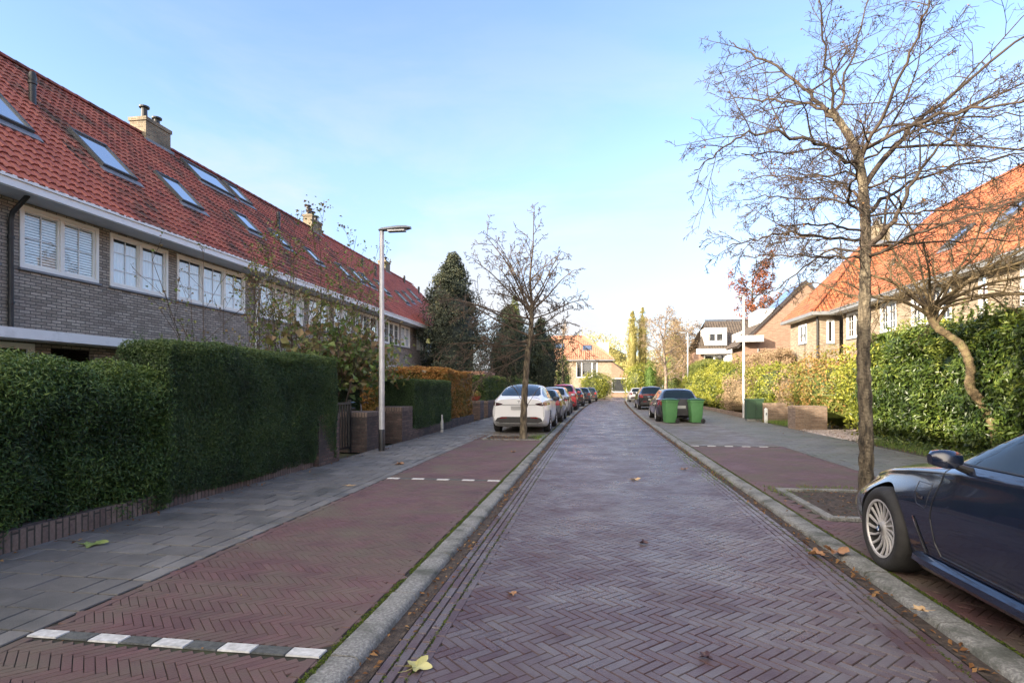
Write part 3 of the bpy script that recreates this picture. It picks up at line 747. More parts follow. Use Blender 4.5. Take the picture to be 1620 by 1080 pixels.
def window(par, O, u, n, u0, u1, z0, z1, lights=2, munt=(1, 2), frame='cream', back='curtain', widths=None, proud=0.02, cur=0.9, name='window', transom=0.0, sill=True, flush=False):
    f = MB(); fr = 0.07
    ubox(f, O, u, n, u0, u1, -proud, 0.07, z1 - fr, z1); ubox(f, O, u, n, u0, u1, -proud, 0.07, z0, z0 + fr)
    ubox(f, O, u, n, u0, u0 + fr, -proud, 0.069, z0 + fr, z1 - fr); ubox(f, O, u, n, u1 - fr, u1, -proud, 0.069, z0 + fr, z1 - fr)
    m = MB()
    W_ = u1 - u0 - fr
    ws = widths or [1 / lights] * lights
    x = u0 + fr / 2
    for i, wd in enumerate(ws):
        a, b = x, x + wd * W_
        if i: ubox(f, O, u, n, a - 0.04, a + 0.04, -proud + .004, 0.066, z0 + fr, z1 - fr)
        s0, s1 = a + 0.04, b - 0.04
        t = 0.038
        ubox(f, O, u, n, s0, s1, 0.008, 0.05, z1 - fr - t, z1 - fr); ubox(f, O, u, n, s0, s1, 0.008, 0.05, z0 + fr, z0 + fr + t)
        ubox(f, O, u, n, s0, s0 + t, 0.009, 0.05, z0 + fr, z1 - fr); ubox(f, O, u, n, s1 - t, s1, 0.009, 0.05, z0 + fr, z1 - fr)
        for k in range(1, munt[0] + 1):
            q = s0 + (s1 - s0) * k / (munt[0] + 1); ubox(m, O, u, n, q - 0.008, q + 0.008, 0.02, 0.034, z0 + fr + t, z1 - fr - t)
        for k in range(1, munt[1] + 1):
            q = z0 + (z1 - z0) * k / (munt[1] + 1); ubox(m, O, u, n, s0 + t, s1 - t, 0.021, 0.033, q - 0.008, q + 0.008)
        if transom: ubox(f, O, u, n, s0, s1, 0.004, 0.056, transom - 0.03, transom + 0.03)
        x = b
    o = W(f.build(name, M[frame], par))
    if m.v: m.build('glazing_bar', M['white'], o)
    O_, u_, n_ = np.array(O, float), np.array(u, float), np.array(n, float)
    p = MB(); p.ngon([O_ + u_ * a_ + n_ * .038 + np.array([0, 0, b_]) for a_, b_ in ((u0 + fr, z0 + fr), (u1 - fr, z0 + fr), (u1 - fr, z1 - fr), (u0 + fr, z1 - fr))]); p.build('pane', M['pane'], o)
    c = MB(); ubox(c, O, u, n, u0 + (.03 if flush else 0), u1 - (.03 if flush else 0), 0.045 if flush else 0.28, 0.05 if flush else 0.3, z0 + (.03 if flush else -.05), z1 + (-.03 if flush else .05)); c.build('interior', M['interior'], o)
    if back == 'curtain':
        c = MB(); zt = z0 + (z1 - z0) * cur
        nn = int((u1 - u0) / 0.05); us = np.linspace(u0 + fr, u1 - fr, nn)
        O_, u_, n_ = np.array(O, float), np.array(u, float), np.array(n, float)
        V = [O_ + u_ * a + n_ * (0.05 + 0.010 * (i % 2)) + np.array([0, 0, z]) for z in (z0 + fr, zt) for i, a in enumerate(us)]
        c.add(V, [(i, i + 1, nn + i + 1, nn + i) for i in range(nn - 1)]); c.build('curtain', M['curtain'], o)
    if back == 'blind':
        c = MB(); z = z0 + 0.1
        while z < z1 - 0.1: ubox(c, O, u, n, u0 + fr, u1 - fr, 0.05, 0.075, z, z + 0.036); z += 0.055
        c.build('blind', M['white'], o)
    if sill:
        s = MB(); ubox(s, O, u, n, u0 - 0.03, u1 + 0.03, -0.06, 0.0, z0 - 0.045, z0 - 0.003); s.build('sill', M['grey_paint'], o)
    return o

def tiled(mb, O, u, v, ulen, vlen, tw=0.2, tl=0.28, keep=None, amp=0.028, res=5):
    """rows of S-shaped pantiles as real relief, each with its own shade"""
    O, u, v = np.array(O, float), np.array(u, float), np.array(v, float)
    nn = np.cross(u, v); nn /= np.linalg.norm(nn)
    if nn[2] < 0: nn = -nn
    nu, nv = int(math.ceil(ulen / tw)), int(math.ceil(vlen / tl))
    tw = ulen / nu; tl = vlen / nv
    A, B = np.meshgrid(np.arange(nu), np.arange(nv), indexing='ij'); A = A.ravel(); B = B.ravel()
    if keep is not None:
        k = keep((A + 0.5) * tw, (B + 0.5) * tl); A, B = A[k], B[k]
    s = np.linspace(0, 1, res + 1)
    prof = amp * 1.0 * (np.sin(s * 2 * math.pi) * 0.9 + 0.35 * np.cos(s * 4 * math.pi))
    n = len(A)
    uu = (A[:, None] + s[None, :]) * tw
    lift = RNG.normal(0, 0.0035, n)[:, None]
    low_v = (B * tl)[:, None] + 0 * uu - 0.015 + RNG.normal(0, 0.004, n)[:, None]
    hi_v = ((B + 1) * tl)[:, None] + 0 * uu + 0.02
    low_h = prof[None, :] + 0.045 + lift; hi_h = prof[None, :] + 0.012 + lift * .3
    def P(a, b, h): return O + a[..., None] * u + b[..., None] * v + h[..., None] * nn
    V = np.stack([P(uu, low_v, low_h - 0.03), P(uu, low_v, low_h), P(uu, hi_v, hi_h)], 1)   # n,3,res+1,3
    m = res + 1
    base = (np.arange(n) * 3 * m)[:, None, None]
    q = []
    for r in (0, 1):
        for i in range(res): q.append([r * m + i, r * m + i + 1, (r + 1) * m + i + 1, (r + 1) * m + i])
    f = (np.array(q)[None] + base).reshape(-1, 4)
    mb.add(V.reshape(-1, 3), f, np.repeat(RNG.uniform(0, 1, n), len(q)))

def ridge_tiles(mb, a, b, r=0.11, ln=0.4):
    a, b = np.array(a, float), np.array(b, float); d = b - a; Ln = np.linalg.norm(d); d /= Ln
    n = int(Ln / ln)
    sd_ = np.cross(d, [0, 0, 1]); sd_ /= np.linalg.norm(sd_); up = np.cross(sd_, d)
    if up[2] < 0: up = -up
    an = np.linspace(-0.2, math.pi + 0.2, 8)
    for i in range(n):
        p, q = a + d * (i * Ln / n - 0.02), a + d * ((i + 1) * Ln / n)
        ra, rb = r * 1.08, r * 0.96
        V = [p + sd_ * ra * math.cos(t) + up * ra * math.sin(t) * 0.8 for t in an] + [q + sd_ * rb * math.cos(t) + up * rb * math.sin(t) * 0.8 for t in an]
        mb.add(V, [(k, k + 1, 9 + k, 8 + k) for k in range(7)])

def skylight(par, O, u, v, u0, u1, v0, v1, blind=False, sn=1):
    O, u, v = np.array(O, float), np.array(u, float), np.array(v, float)
    nn = np.cross(u, v); nn /= np.linalg.norm(nn)
    if nn[2] < 0: nn = -nn
    P = lambda a, b, h: O + u * a + v * b + nn * h
    def bx(mb, a0, a1, b0, b1, h0, h1):
        mb.add([P(a, b, h) for h in (h0, h1) for b in (b0, b1) for a in (a0, a1)], [(0, 2, 3, 1), (4, 5, 7, 6), (0, 1, 5, 4), (2, 6, 7, 3), (0, 4, 6, 2), (1, 3, 7, 5)])
    f = MB(); t = 0.06
    bx(f, u0, u1, v0, v0 + t, 0, 0.13); bx(f, u0, u1, v1 - t, v1, 0, 0.14)
    bx(f, u0, u0 + t, v0 + t, v1 - t, 0, 0.132); bx(f, u1 - t, u1, v0 + t, v1 - t, 0, 0.132)
    o = W(f.build('skylight', M['sky_frame'], par))
    g_ = MB(); bx(g_, u0 + t, u1 - t, v0 + t, v1 - t, 0.07, 0.10); g_.build('pane', M['skypane'], o)
    s_ = MB(); bx(s_, u0 - 0.1, u1 + 0.1, v0 - 0.22, v0 - .004, 0.03, 0.062); s_.build('flashing', M['lead'], o)
    return o

def chimney(par, x0, x1, y0, y1, z0, z1, m='brick_chim', pots=2, potm='black'):
    c = MB(); c.box(x0, x1, y0, y1, z0, z1 - 0.12); c.box(x0 - .035, x1 + .035, y0 - .035, y1 + .035, z1 - 0.12, z1)
    o = W(c.build('chimney', M[m], par))
    for i in range(pots):
        p = MB(); y = y0 + (i + 0.5) * (y1 - y0) / pots; x = (x0 + x1) / 2; h = 0.3 if i % 2 else 0.42
        p.lathe([(0.10, 0), (0.09, h), (0.16, h), (0.16, h + 0.05), (0.02, h + 0.1)], 12, (x, y, z1)); p.build('chimney_pot', M[potm], o)
    f = MB(); f.box(x0 - .08, x1 + .08, y0 - .08, y1 + .08, z0 - .02, z0 + 0.22); f.build('flashing', M['lead'], o)
    return o
def vent(par, x, y, z, h=0.55, r=0.075, m='black'):
    p = MB(); p.lathe([(r, -0.3), (r, h * 0.6), (r * 1.25, h * 0.62), (r * 1.25, h * 0.7), (r, h * 0.72), (r * 1.2, h * 0.85), (r * 0.75, h), (0.01, h + .01)], 14, (x, y, z))
    return W(p.build('vent_pipe', M[m], par, smooth=True, sharp=40))
def downpipe(par, x, y, z0, z1, n, m='black', r=0.045):
    p = MB(); o = n
    pts = [(x - o * 0.45, y, z1), (x - o * 0.42, y, z1 - 0.12), (x - o * 0.1, y, z1 - 0.4), (x - o * .06, y, z1 - 0.55), (x - o * .06, y, z0 + 0.2), (x - o * 0.06, y, z0)]
    p.tube(pts, r, 10)
    for z in (z1 - 0.9, z0 + 0.5): p.tube([(x - o * .06, y, z), (x - o * .06, y, z + 0.05)], r * 1.3, 10)
    return W(p.build('downpipe', M[m], par, smooth=True, sharp=50))

GROUP_ROW = 'terraced houses in the long row'
def row_house(sg, xw, xe, xr, y0, y1, tilem, wins, label, brick='brick_dark', skylights=(), chim=None, vents=(), pipe=None,
              ground=True, ledge=True, group=None, fas='white', ze=5.30, end0=False, end1=False, wz=(3.86, 5.08), back=True, frame='cream', gwin=None):
    """house whose street wall is the plane x=xw; sg=-1 left of the road, +1 right of it"""
    root = empty('terraced_house', (xw, (y0 + y1) / 2, 0), 0, label, 'house', group)
    O = (xw, 0, 0); u = (0, 1, 0); n = (sg, 0, 0)
    zr = ze + abs(xr - xe)
    mb = MB()
    holes = [(a, b, wz[0], wz[1]) for a, b, *_ in wins]
    gh = []
    if ground:
        gh = [gwin or (y0 + 0.6, y0 + 2.6, 1.0, 2.4), (y0 + 4.3, y0 + 5.3, 0.02, 2.35)]
    wall(mb, O, u, n, y0, y1, 0, ze, holes + gh)
    xb = 2 * xr - xe - sg * 0.6
    bk = MB(); bk.add([(xb, y0, 0), (xb, y1, 0), (xb, y1, ze), (xb, y0, ze)], [(0, 1, 2, 3)]); W(bk.build('back_wall', M[brick], root))
    for e, y in ((end0, y0), (end1, y1)):
        if e: mb.ngon([(xw, y, 0), (xb, y, 0), (xb, y, ze), (xr, y, zr - 0.6), (xw, y, ze)])
    W(mb.build('wall', M[brick], root))
    for wi in wins:
        a, b, li, back_ = wi[:4]
        window(root, O, u, n, a, b, wz[0], wz[1], li, wi[4] if len(wi) > 4 else (1, 2), frame, back_, cur=0.86)
    if ground:
        window(root, O, u, n, *gh[0], 2, (0, 0), 'cream', 'curtain', cur=.7)
        d = MB(); ubox(d, O, u, n, gh[1][0], gh[1][1], 0.06, 0.10, gh[1][2], gh[1][3] - .35)
        for k in range(2): ubox(d, O, u, n, gh[1][0] + .15 + .4 * k, gh[1][0] + .45 + .4 * k, 0.045, 0.06, .3, 1.7)
        dd = W(d.build('door', M['door'], root))
        hh = MB(); ubox(hh, O, u, n, gh[1][0] + .06, gh[1][0] + .09, 0.0, 0.045, 1.0, 1.14); hh.build('handle', M['chrome'], dd)
    if ledge:
        l = MB(); ubox(l, O, u, n, y0, y1, -0.6, 0.0, 2.44, 2.63)
        W(l.build('canopy', M['white'], root))
    f = MB(); ubox(f, (xe, 0, 0), u, n, y0, y1, 0, 0.10, ze - 0.17, ze + 0.01); ubox(f, (xe, 0, 0), u, n, y0, y1, -0.035, 0.0, ze - 0.03, ze + 0.03)
    W(f.build('gutter', M[fas], root))
    s_ = MB(); ubox(s_, (xe, 0, 0), u, n, y0, y1, 0.10, abs(xw - xe), ze - 0.16, ze - 0.14)
    W(s_.build('soffit', M['soffit'], root))
    # roof
    k = math.sqrt(0.5); RO = (xe, y0, ze + 0.0); v = (sg * k, 0, k); vl = abs(xr - xe) / k
    r = MB(); tiled(r, RO, u, v, y1 - y0, vl)
    r.add([(xe, y0, ze - .02), (xe, y1, ze - .02), (xr, y1, zr - .02), (xr, y0, zr - .02)], [(0, 1, 2, 3)])
    xq = 2 * xr - xe
    r.add([(xq, y0, ze), (xq, y1, ze), (xr, y1, zr), (xr, y0, zr)], [(0, 1, 2, 3)])
    ro = W(r.build('roof', M[tilem], root))
    r = MB(); ridge_tiles(r, (xr, y0, zr + .02), (xr, y1, zr + .02)); r.build('ridge', M[tilem], ro)
    for (ya, yb, xa, xb2) in skylights:     # xa lower edge x, xb2 upper edge x (absolute distances)
        skylight(root, RO, u, v, ya - y0, yb - y0, (abs(xa) - abs(xe)) / k, (abs(xb2) - abs(xe)) / k)
    if chim: chimney(root, *chim)
    for (x, y, h) in vents: vent(root, x, y, ze + abs(x) - abs(xe), h)
    if pipe: downpipe(root, xw, pipe[0], 2.62 if ledge else 0.3, ze - 0.05, sg, pipe[1])
    return root

# ---------------------------------------------------------------- left row
XW, XE, XR = -11.0, -10.3, -14.9
GL = 'houses of the long grey brick terrace'
row_house(-1, XW, XE, XR, 5.8, 11.4, 'tile_red', [(6.1, 9.05, 3, 'curtain'), (9.46, 11.22, 2, 'blind', (1, 1))],
          'grey brick terraced house with bright clean red roof tiles and a black downpipe', skylights=[(9.45, 10.5, -11.9, -12.8)],
          pipe=(9.25, 'black'), group=GL, gwin=(7.6, 9.75, 1.0, 2.4))
row_house(-1, XW, XE, XR, 11.4, 17.0, 'tile_mossy', [(11.52, 13.3, 2, 'curtain'), (13.62, 16.57, 3, 'curtain')],
          'grey brick terraced house under dark mossy tiles with a skylight tilted above its two-light window', skylights=[(12.15, 13.2, -11.85, -12.8), (14.8, 15.75, -11.85, -12.75)],
          vents=[(-13.3, 11.75, 0.75)], group=GL)
row_house(-1, XW, XE, XR, 17.0, 22.6, 'tile_mossy', [(17.35, 20.2, 3, 'curtain'), (20.6, 22.3, 2, 'curtain')],
          'grey brick terraced house with a wide skylight beside the nearest chimney', skylights=[(18.1, 20.0, -13.75, -14.55), (20.45, 21.3, -13.85, -14.6), (18.1, 18.95, -11.95, -12.65), (20.3, 21.0, -11.95, -12.6)],
          chim=(-15.25, -14.65, 16.75, 17.85, 9.5, 10.45), vents=[(-13.2, 22.2, 0.7)], pipe=(17.12, 'white'), group=GL)
row_house(-1, XW, XE, XR, 22.6, 28.2, 'tile_mossy', [(22.75, 24.45, 2, 'curtain'), (24.9, 27.6, 3, 'interior', (1, 2))],
          'grey brick terraced house behind the tall leafy climbing shrub', skylights=[(22.5 + .2, 23.4, -11.85, -12.5), (25.6, 26.3, -11.75, -12.45), (27.4, 28.1, -11.85, -12.6)],
          chim=(-15.2, -14.7, 27.9, 28.18, 9.5, 10.6), pipe=(28.0, 'white'), group=GL)
row_house(-1, XW, XE, XR, 28.2, 33.8, 'tile_red', [(28.5, 30.8, 3, 'interior', (1, 2)), (31.1, 32.7, 2, 'curtain', (1, 2))],
          'grey brick terraced house behind the orange beech hedge, seen past the near street lamp', skylights=[(28.7, 29.4, -11.85, -12.6), (30.9, 31.6, -11.85, -12.65)],
          vents=[(-13.4, 31.3, 0.6), (-13.2, 32.8, 0.7)], group=GL, chim=(-15.2, -14.7, 28.24, 29.0, 9.5, 10.4))
row_house(-1, XW, XE, XR, 33.8, 39.4, 'tile_red', [(34.0, 35.3, 2, 'curtain'), (35.8, 38.6, 3, 'curtain')],
          'grey brick terraced house whose wall ends at the tall dark conifer', skylights=[(34.0, 34.7, -11.75, -12.5), (36.4, 37.1, -12.2, -12.9)],
          chim=(-15.25, -14.7, 38.4, 39.3, 9.5, 10.5), group=GL)
row_house(-1, XW, XE, XR, 39.4, 45.0, 'tile_red', [(39.8, 42.6, 3, 'curtain'), (43, 44.7, 2, 'curtain')],
          'farthest terraced house of the row with its roof end behind the tall conifer', skylights=[(39.5, 40.3, -12.8, -13.6)],
          vents=[(-14.4, 41.5, 0.6), (-13.9, 43.5, 0.6)], group=GL, end1=True)
row_house(-1, XW, XE, XR, 0.2, 5.8, 'tile_red', [(0.5, 3.3, 3, 'curtain'), (3.7, 5.5, 2, 'curtain')], 'terraced house at the left edge of the picture', group=GL)
for k in range(5):
    row_house(-1, XW, XE, XR, 0.2 - 5.6 * (k + 1), 5.8 - 5.6 * (k + 1), 'tile_red', [], 'terraced house of the row standing behind the photographer', group='terraced houses behind the photographer', ground=False, ledge=False)

# ---------------------------------------------------------------- right house block
XW2, XE2, XR2 = 12.0, 11.4, 16.0
GR = 'houses of the tan brick terrace'
def rwin(l): return l
row_house(1, XW2, XE2, XR2, 13.0, 18.6, 'tile_orange', [(13.5, 15.2, 2, 'interior'), (16.0, 18.2, 3, 'interior')], 'nearest tan brick house with an orange tiled roof behind the gnarled small tree',
          brick='brick_tan', ledge=False, group=GR, fas='grey_paint', frame='white', chim=(15.6, 16.5, 17.4, 18.4, 9.4, 10.9))
row_house(1, XW2, XE2, XR2, 18.6, 24.2, 'tile_orange', [(19.6, 20.0, 1, 'interior', (0, 0)), (21.4, 23.9, 4, 'interior')], 'tan brick house with an orange tiled roof seen through the right street tree crown',
          brick='brick_tan', ledge=False, group=GR, fas='grey_paint', frame='white', skylights=[(19.9, 20.7, 12.8, 13.6), (22.4, 23.2, 12.7, 13.4)])
row_house(1, XW2, XE2, XR2, 24.2, 30.0, 'tile_orange', [(25.0, 26.3, 2, 'interior', (1, 2)), (28.0, 29.6, 2, 'interior', (1, 2))], 'tan brick house joined to the projecting hipped end of its terrace',
          brick='brick_tan', ledge=False, group=GR, fas='grey_paint', frame='white', vents=[(13.0, 27.3, 0.3)])
row_house(1, XW2, XE2, XR2, 1.8, 13.0, 'tile_orange', [], 'tan brick house beyond the right edge of the picture', brick='brick_tan', ledge=False, group=GR, fas='grey_paint', ground=False)
# projecting hipped end
root = empty('end_house', (11.15, 33, 0), 0, 'hipped end house of tan brick with grey eaves, last of the orange-roofed row', 'house', GR)
w_ = MB()
wall(w_, (11.15, 0, 0), (0, 1, 0), (1, 0, 0), 30.7, 35.0, 0, 5.2, [(32.4, 33.6, 3.9, 4.95)])
wall(w_, (0, 30.7, 0), (1, 0, 0), (0, 1, 0), 11.15, 12.1, 0, 5.2, [(11.5, 11.86, 3.75, 4.95)])
w_.ngon([(11.15, 35, 0), (20, 35, 0), (20, 35, 5.2), (15.4, 35, 9.8), (11.15, 35, 5.2)])
W(w_.build('wall', M['brick_tan'], root))
window(root, (11.15, 0, 0), (0, 1, 0), (1, 0, 0), 32.4, 33.6, 3.9, 4.95, 2, (0, 0), 'white', 'interior')
window(root, (0, 30.7, 0), (1, 0, 0), (0, 1, 0), 11.5, 11.86, 3.75, 4.95, 1, (0, 0), 'white', 'interior')
ex, ey = 10.65, 30.15
k = math.sqrt(.5)
r = MB()
# west slope, bounded by hip line on its near side
vl = (15.6 - ex) / k
tiled(r, (ex, ey, 5.3), (0, 1, 0), (k, 0, k), 35.1 - ey, vl, keep=lambda a, b: a > b * k - 0.05)
r.add([(ex, ey, 5.29), (ex, 35.1, 5.29), (15.6, 35.1, 10.23)], [(0, 1, 2)])
# south slope facing the camera
tiled(r, (ex, ey, 5.3), (1, 0, 0), (0, k, k), 16 - ex, vl, keep=lambda a, b: (a > b * k - 0.05) & (a < b * k + 2.2))
r.add([(ex, ey, 5.29), (20.5, ey, 5.29), (15.6, 35.1, 10.23)], [(0, 1, 2)])
ro = W(r.build('roof', M['tile_orange'], root))
r = MB(); ridge_tiles(r, (ex, ey, 5.36), (15.5, 35.0, 10.2), 0.10); r.build('hip_ridge', M['tile_orange'], ro)
r = MB(); ubox(r, (ex, 0, 0), (0, 1, 0), (1, 0, 0), ey - .0, 35.1, -.03, 0.09, 5.14, 5.31); ubox(r, (0, ey, 0), (1, 0, 0), (0, 1, 0), ex + .092, 11.5, -.03, 0.09, 5.141, 5.309)
W(r.build('gutter', M['grey_paint'], root))
r = MB(); r.box(ex + .09, 11.15, ey + .09, 35.1, 5.15, 5.17); r.box(11.152, 12.2, ey + .09, 30.7, 5.15, 5.17); W(r.build('soffit', M['cream'], root))
p = MB(); p.tube([(11.05, 30.72, 5.1), (11.05, 30.66, 4.8), (11.05, 30.66, 0.2)], 0.05, 8); W(p.build('downpipe', M['black'], root))
chimney(root, 15.2, 16.0, 34.0, 34.9, 9.4, 10.5)

# ---------------------------------------------------------------- brick gable house beyond
root = empty('gable_house', (13, 45, 0), 0, 'orange-brown brick house with a bare gable, solar panels and a white dormer', 'house')
w_ = MB()
GY = 43.0; px_, pz_ = 14.7, 9.0; xl, zl = 10.6, 4.9
w_.ngon([(xl, GY, 0), (19.5, GY, 0), (19.5, GY, 4.2), (px_, GY, pz_), (xl, GY, zl)])
w_.add([(xl, GY, 0), (xl, GY + 3.9, 0), (xl, GY + 3.9, zl), (xl, GY, zl)], [(0, 1, 2, 3)])
w_.ngon([(xl, GY + 3.9, 0), (19.5, GY + 3.9, 0), (19.5, GY + 3.9, 4.2), (px_, GY + 3.9, pz_), (xl, GY + 3.9, zl)])
W(w_.build('wall', M['brick_red'], root))
r = MB(); tiled(r, (xl - .5, GY - .12, zl - .42), (0, 1, 0), (k, 0, k), 4.1, (px_ - xl + .5) / k, tw=.25, tl=.34)
r.add([(xl - .5, GY - .1, zl - .5), (xl - .5, GY + 3.95, zl - .5), (px_, GY + 3.95, pz_ - .02), (px_, GY - .1, pz_ - .02)], [(0, 1, 2, 3)])
r.add([(19.9, GY - .1, 3.8), (19.9, GY + 3.95, 3.8), (px_, GY + 3.95, pz_), (px_, GY - .1, pz_)], [(0, 1, 2, 3)])
ro = W(r.build('roof', M['tile_brown'], root))
vb = MB(); vb.extrude([(xl - .5, zl - .42), (xl - .5, zl - .6), (px_, pz_ - .12), (20, 3.7), (20, 3.9), (px_, pz_ + .12)], 'y', GY - .14, GY - .02); vb.build('verge', M['tile_dark'], ro)
sp_ = MB(); vv = lambda t, y, h: (xl + t - h * k, y, zl + t + h * k)
for a in range(2):
    for b in range(2):
        t0, t1 = 2.05 + a * 0.95, 2.95 + a * 0.95; y_0 = GY + .1 + b * 1.62; y_1 = y_0 + 1.56
        sp_.add([vv(t, y, h) for h in (.08, .13) for y in (y_0, y_1) for t in (t0, t1)], [(0, 2, 3, 1), (4, 5, 7, 6), (0, 1, 5, 4), (2, 6, 7, 3), (0, 4, 6, 2), (1, 3, 7, 5)])
sp_.build('solar_panel', M['solar'], ro)
d = MB(); d.box(11.75, 13.5, GY + .35, GY + 3.5, 5.9, 7.2)
do = W(d.build('dormer', M['white'], root))
window(root, (11.70, 0, 0), (0, 1, 0), (1, 0, 0), GY + 1.0, GY + 2.4, 6.15, 6.95, 2, (0, 0), 'white', 'interior', proud=.05, sill=False, flush=True)
d = MB(); d.box(11.75, 13.6, GY + 4.0, GY + 9, 4.3, 6.1)
W(d.build('upper_bay', M['white'], root))
window(root, (11.70, 0, 0), (0, 1, 0), (1, 0, 0), GY + 4.6, GY + 7.4, 4.6, 5.7, 3, (0, 0), 'white', 'interior', proud=.05, sill=False, flush=True)
d = MB(); d.box(11.2, 13, GY + 7.2, GY + 9.2, 3.7, 4.29); W(d.build('porch_roof', M['white'], root))
d = MB(); d.box(9.95, 11.65, GY - .9, GY - .15, 4.75, 5.18); W(d.build('canopy', M['white'], root))
d = MB(); d.tube([(11.5, GY - .06, 4.3), (11.5, GY - .06, 0.1)], .06, 8); W(d.build('downpipe', M['grey_paint'], root))

# ---------------------------------------------------------------- dark-roofed house, gable along the road, white dormer facing the camera
root = empty('dormer_house', (11, 57, 0), 0, 'house with a dark tiled roof, white dormer and long white fascia beyond the conifer hedge', 'house')
DY = 54.0
w_ = MB(); wall(w_, (0, DY, 0), (1, 0, 0), (0, 1, 0), 9.4, 16.5, 0, 4.9, [(9.75, 11.6, 2.6, 4.5)])
w_.ngon([(9.4, DY, 0), (9.4, DY + 7, 0), (9.4, DY + 7, 4.9), (9.4, DY, 4.9)])
W(w_.build('wall', M['brick_red'], root))
window(root, (0, DY, 0), (1, 0, 0), (0, 1, 0), 9.75, 11.6, 2.6, 4.5, 2, (0, 0), 'white', 'interior', proud=.03)
r = MB(); vn = np.array([0, 3.5, 2.75]); vln = np.linalg.norm(vn); vn /= vln
tiled(r, (9.1, DY - .4, 4.85), (1, 0, 0), vn, 7.6, vln + .35, tw=.25, tl=.33, keep=lambda a, b: a > b * .3)
r.add([(9.1, DY - .4, 4.8), (16.7, DY - .4, 4.8), (16.7, DY + 3.6, 7.95), (10.5, DY + 3.6, 7.95)], [(0, 1, 2, 3)])
r.add([(9.1, DY + 7.5, 4.8), (16.7, DY + 7.5, 4.8), (16.7, DY + 3.6, 7.95), (10.5, DY + 3.6, 7.95)], [(0, 1, 2, 3)])
ro = W(r.build('roof', M['tile_brown'], root))
r = MB(); ridge_tiles(r, (10.5, DY + 3.6, 8.0), (16.7, DY + 3.6, 8.0)); r.build('ridge', M['tile_dark'], ro)
r = MB(); r.box(9.0, 16.7, DY - .7, DY - .41, 4.55, 5.0); W(r.build('fascia', M['white'], root))
r = MB(); r.box(9.85, 11.75, DY - .0, DY + 2.2, 5.35, 6.95); W(r.build('dormer', M['white'], root))
window(root, (0, DY - .06, 0), (1, 0, 0), (0, 1, 0), 10.1, 11.5, 5.65, 6.5, 2, (0, 0), 'white', 'interior', proud=.02, sill=False, flush=True)
# ---------------------------------------------------------------- house closing the street
root = empty('end_street_house', (-5, 88, 0), 0, 'cream rendered house with a pale orange hipped roof closing the end of the street', 'house')
EY = 88.0
w_ = MB(); wall(w_, (0, EY, 0), (1, 0, 0), (0, 1, 0), -11.5, 2.1, 0, 5.7, [(-3.0, 0.2, 3.0, 5.4), (-10.4, -7.4, 3.2, 5.3)])
w_.box(2.1, 2.3, EY, EY + 9, 0, 5.7)
W(w_.build('wall', M['brick_tan'], root))
window(root, (0, EY, 0), (1, 0, 0), (0, 1, 0), -3.0, 0.2, 3.0, 5.4, 3, (0, 0), 'white', 'interior', widths=[.25, .5, .25], proud=.04)
window(root, (0, EY, 0), (1, 0, 0), (0, 1, 0), -10.4, -7.4, 3.2, 5.3, 3, (0, 0), 'white', 'curtain', proud=.04)
r = MB(); vn = np.array([0, 5.2, 4.0]); vln = np.linalg.norm(vn); vn /= vln
tiled(r, (-12.0, EY - .5, 5.75), (1, 0, 0), vn, 14.7, vln, tw=.3, tl=.38, keep=lambda a, b: (a < 14.7 - b * .85) & (a > b * .85), amp=.04)
r.add([(-12.0, EY - .5, 5.72), (2.7, EY - .5, 5.72), (-2.0, EY + 4.7, 9.72), (-7.3, EY + 4.7, 9.72)], [(0, 1, 2, 3)])
r.add([(2.7, EY - .5, 5.72), (2.7, EY + 9.5, 5.72), (-2.0, EY + 4.7, 9.72)], [(0, 1, 2)])
ro = W(r.build('roof', M['tile_orange_far'], root))
r = MB(); ridge_tiles(r, (2.7, EY - .5, 5.8), (-2.0, EY + 4.7, 9.8), .13); ridge_tiles(r, (-7.3, EY + 4.7, 9.8), (-2.0, EY + 4.7, 9.8), .13); r.build('ridge', M['tile_orange_far'], ro)
r = MB(); r.box(-12.1, 2.8, EY - .62, EY - .5, 5.55, 5.72); W(r.build('gutter', M['grey_paint'], root))
skylight(root, (-12, EY - .5, 5.75), (1, 0, 0), vn, 5.4, 7.0, 3.2, 4.4); skylight(root, (-12, EY - .5, 5.75), (1, 0, 0), vn, 9.9, 11.3, 2.6, 3.8)
r = MB(); r.box(0.1, 2.0, EY + 4, EY + 6, 6, 8.6); W(r.build('dormer', M['white'], root))
r = MB(); r.ngon([(2.31, EY, 0), (5.0, EY, 0), (5.0, EY, 3.3), (2.31, EY, 5.4)]); W(r.build('annex_wall', M['brick_red'], root))
r = MB(); r.add([(2.31, EY - .1, 5.45), (5.2, EY - .1, 3.2), (5.2, EY + 5, 3.2), (2.31, EY + 5, 5.45), (2.31, EY - .1, 5.6), (5.2, EY - .1, 3.35), (5.2, EY + 5, 3.35), (2.31, EY + 5, 5.6)], [(0, 1, 2, 3), (4, 5, 6, 7), (0, 1, 5, 4)]); W(r.build('annex_roof', M['tile_dark'], root))
window(root, (0, EY - .06, 0), (1, 0, 0), (0, 1, 0), 2.35, 4.6, 0.75, 2.9, 1, (0, 0), 'white', 'interior', proud=.05, flush=True)

# ---------------------------------------------------------------- cars
def smooth1(a, k):
    ker = np.exp(-0.5 * (np.arange(-3 * k, 3 * k + 1) / k) ** 2); ker /= ker.sum()
    return np.convolve(np.pad(a, 3 * k, 'edge'), ker, 'valid')

